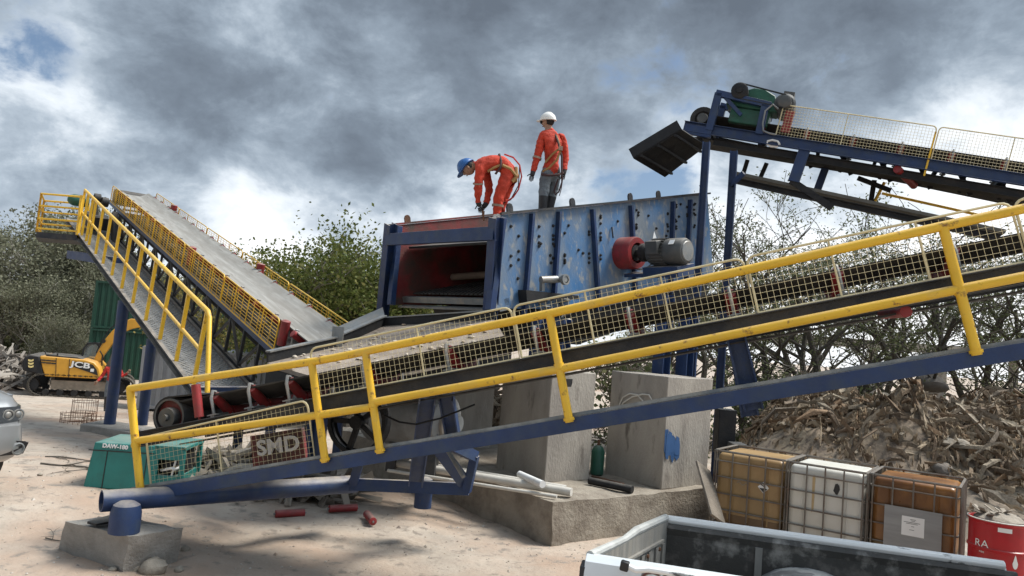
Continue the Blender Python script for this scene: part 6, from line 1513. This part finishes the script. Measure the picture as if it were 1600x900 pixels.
strap(pb3, [qB(785, 258, -.17), qB(798, 264, -.17), qB(806, 274, -.14), qB(806, 284, -.06)], .026, STRAP, 'harness_belt'); strap(pb3, [qB(800, 284, -.14), qB(807, 276, -.12), qB(806, 262, -.06)], .03, STRAP, 'harness_belt')
strap(pb3, [qB(788, 241, -.04), qB(802, 246, -.06), qB(812, 258, -.05), qB(815, 276, -.02), qB(810, 296, 0), qB(802, 308, 0), qB(790, 316, 0)], .013, REDC, 'lanyard'); strap(pb3, [qB(812, 260, .02), qB(810, 290, .02), qB(798, 312, .02), qB(785, 318, .02)], .01, STRAPD, 'lanyard')
for nm in ('L',):
    m = MB(); d_ = (P['wriL'] - P['elbL']).normalized(); c_ = P['elbL'] - d_ * .06; m.lathe(c_, c_ + d_ * .025, [(0, .08), (.025, .078)], 16, caps=False); d2 = (P['ankL'] - P['kneeL']).normalized(); c2_ = P['kneeL'] + d2 * .16; m.lathe(c2_, c2_ + d2 * .035, [(0, .09), (.035, .088)], 16, caps=False); m.build('reflective_band', REFL, pb3)
m = MB(); m.tube([qB(754, 326, -.05), qB(756, 345, -.05)], .015, 6); m.box(qB(755, 334, -.05), (.04, .04, .08)); o = m.build('wrench', 'rust', None, inv=None)
o.matrix_world = mb; tag(o, 'short spanner in the hands of the bending worker', 'spanner')
# --- worker in red behind the blue legs, by the excavator
fr_ = at(172, 620, 25.0); mr_ = flat(V((fr_.x, fr_.y, 0)), -math.atan2(fr_.x, fr_.y)); zf = gz(fr_.x, fr_.y)
b = lambda x, z, y=0.: V((x, y, zf + z))
Jr = {'pelvis': (b(0, .95), (.16, .12)), 'waist': (b(0, 1.1), (.15, .11)), 'chest': (b(0, 1.35), (.175, .12)), 'neck0': (b(0, 1.5), .08), 'neck1': (b(0, 1.56), .06), 'skull': (b(0, 1.66), .07)}
for s, sg in (('L', -1), ('R', 1)):
    Jr.update({'hip' + s: (b(.09 * sg, .9), .11), 'knee' + s: (b(.1 * sg, .5, -.02), .08), 'ank' + s: (b(.1 * sg, .1), .055), 'heel' + s: (b(.1 * sg, .05), .05), 'toe' + s: (b(.11 * sg, .04, -.16), .04),
               'sh' + s: (b(.19 * sg, 1.42), .08), 'elb' + s: (b(.3 * sg, 1.17), .062), 'wri' + s: (b(.42 * sg, 1.3 if sg > 0 else 1.0, -.1), .042), 'palm' + s: (b(.46 * sg, 1.36 if sg > 0 else .93, -.12), .036)})
person('distant worker in a red shirt partly hidden behind the round blue leg, by the excavator', mr_, Jr, CLs, None, V((.3, -.9, 0)), [SKIN, REDC, JEAN, SKIN, BOOT, HAIR])

# ---------------------------------------------------------------- far bridge behind the trees
ba, bb_ = at(1330, 536, 70), at(1760, 566, 66); bz = ba.z; bt = thing('bridge', 'long low grey bridge deck far behind the trees at the right', 'bridge', V((ba.x, ba.y, bz - 6)))
ivb = bt.matrix_world.inverted(); dr_ = (V((bb_.x, bb_.y, bz)) - ba).normalized()
m = MB(); m.beam(ivb @ (ba - dr_ * 14), ivb @ V((bb_.x, bb_.y, bz)), 3, .75); m.build('deck', 'concrete', bt)
for k in range(5):
    p = ba + dr_ * (6 * k + 2); m = MB(); m.tube([ivb @ V((p.x, p.y, bz - .3)), ivb @ V((p.x, p.y, gz(p.x, p.y) - .5))], .4, 12); m.build('pillar', 'concrete', bt)
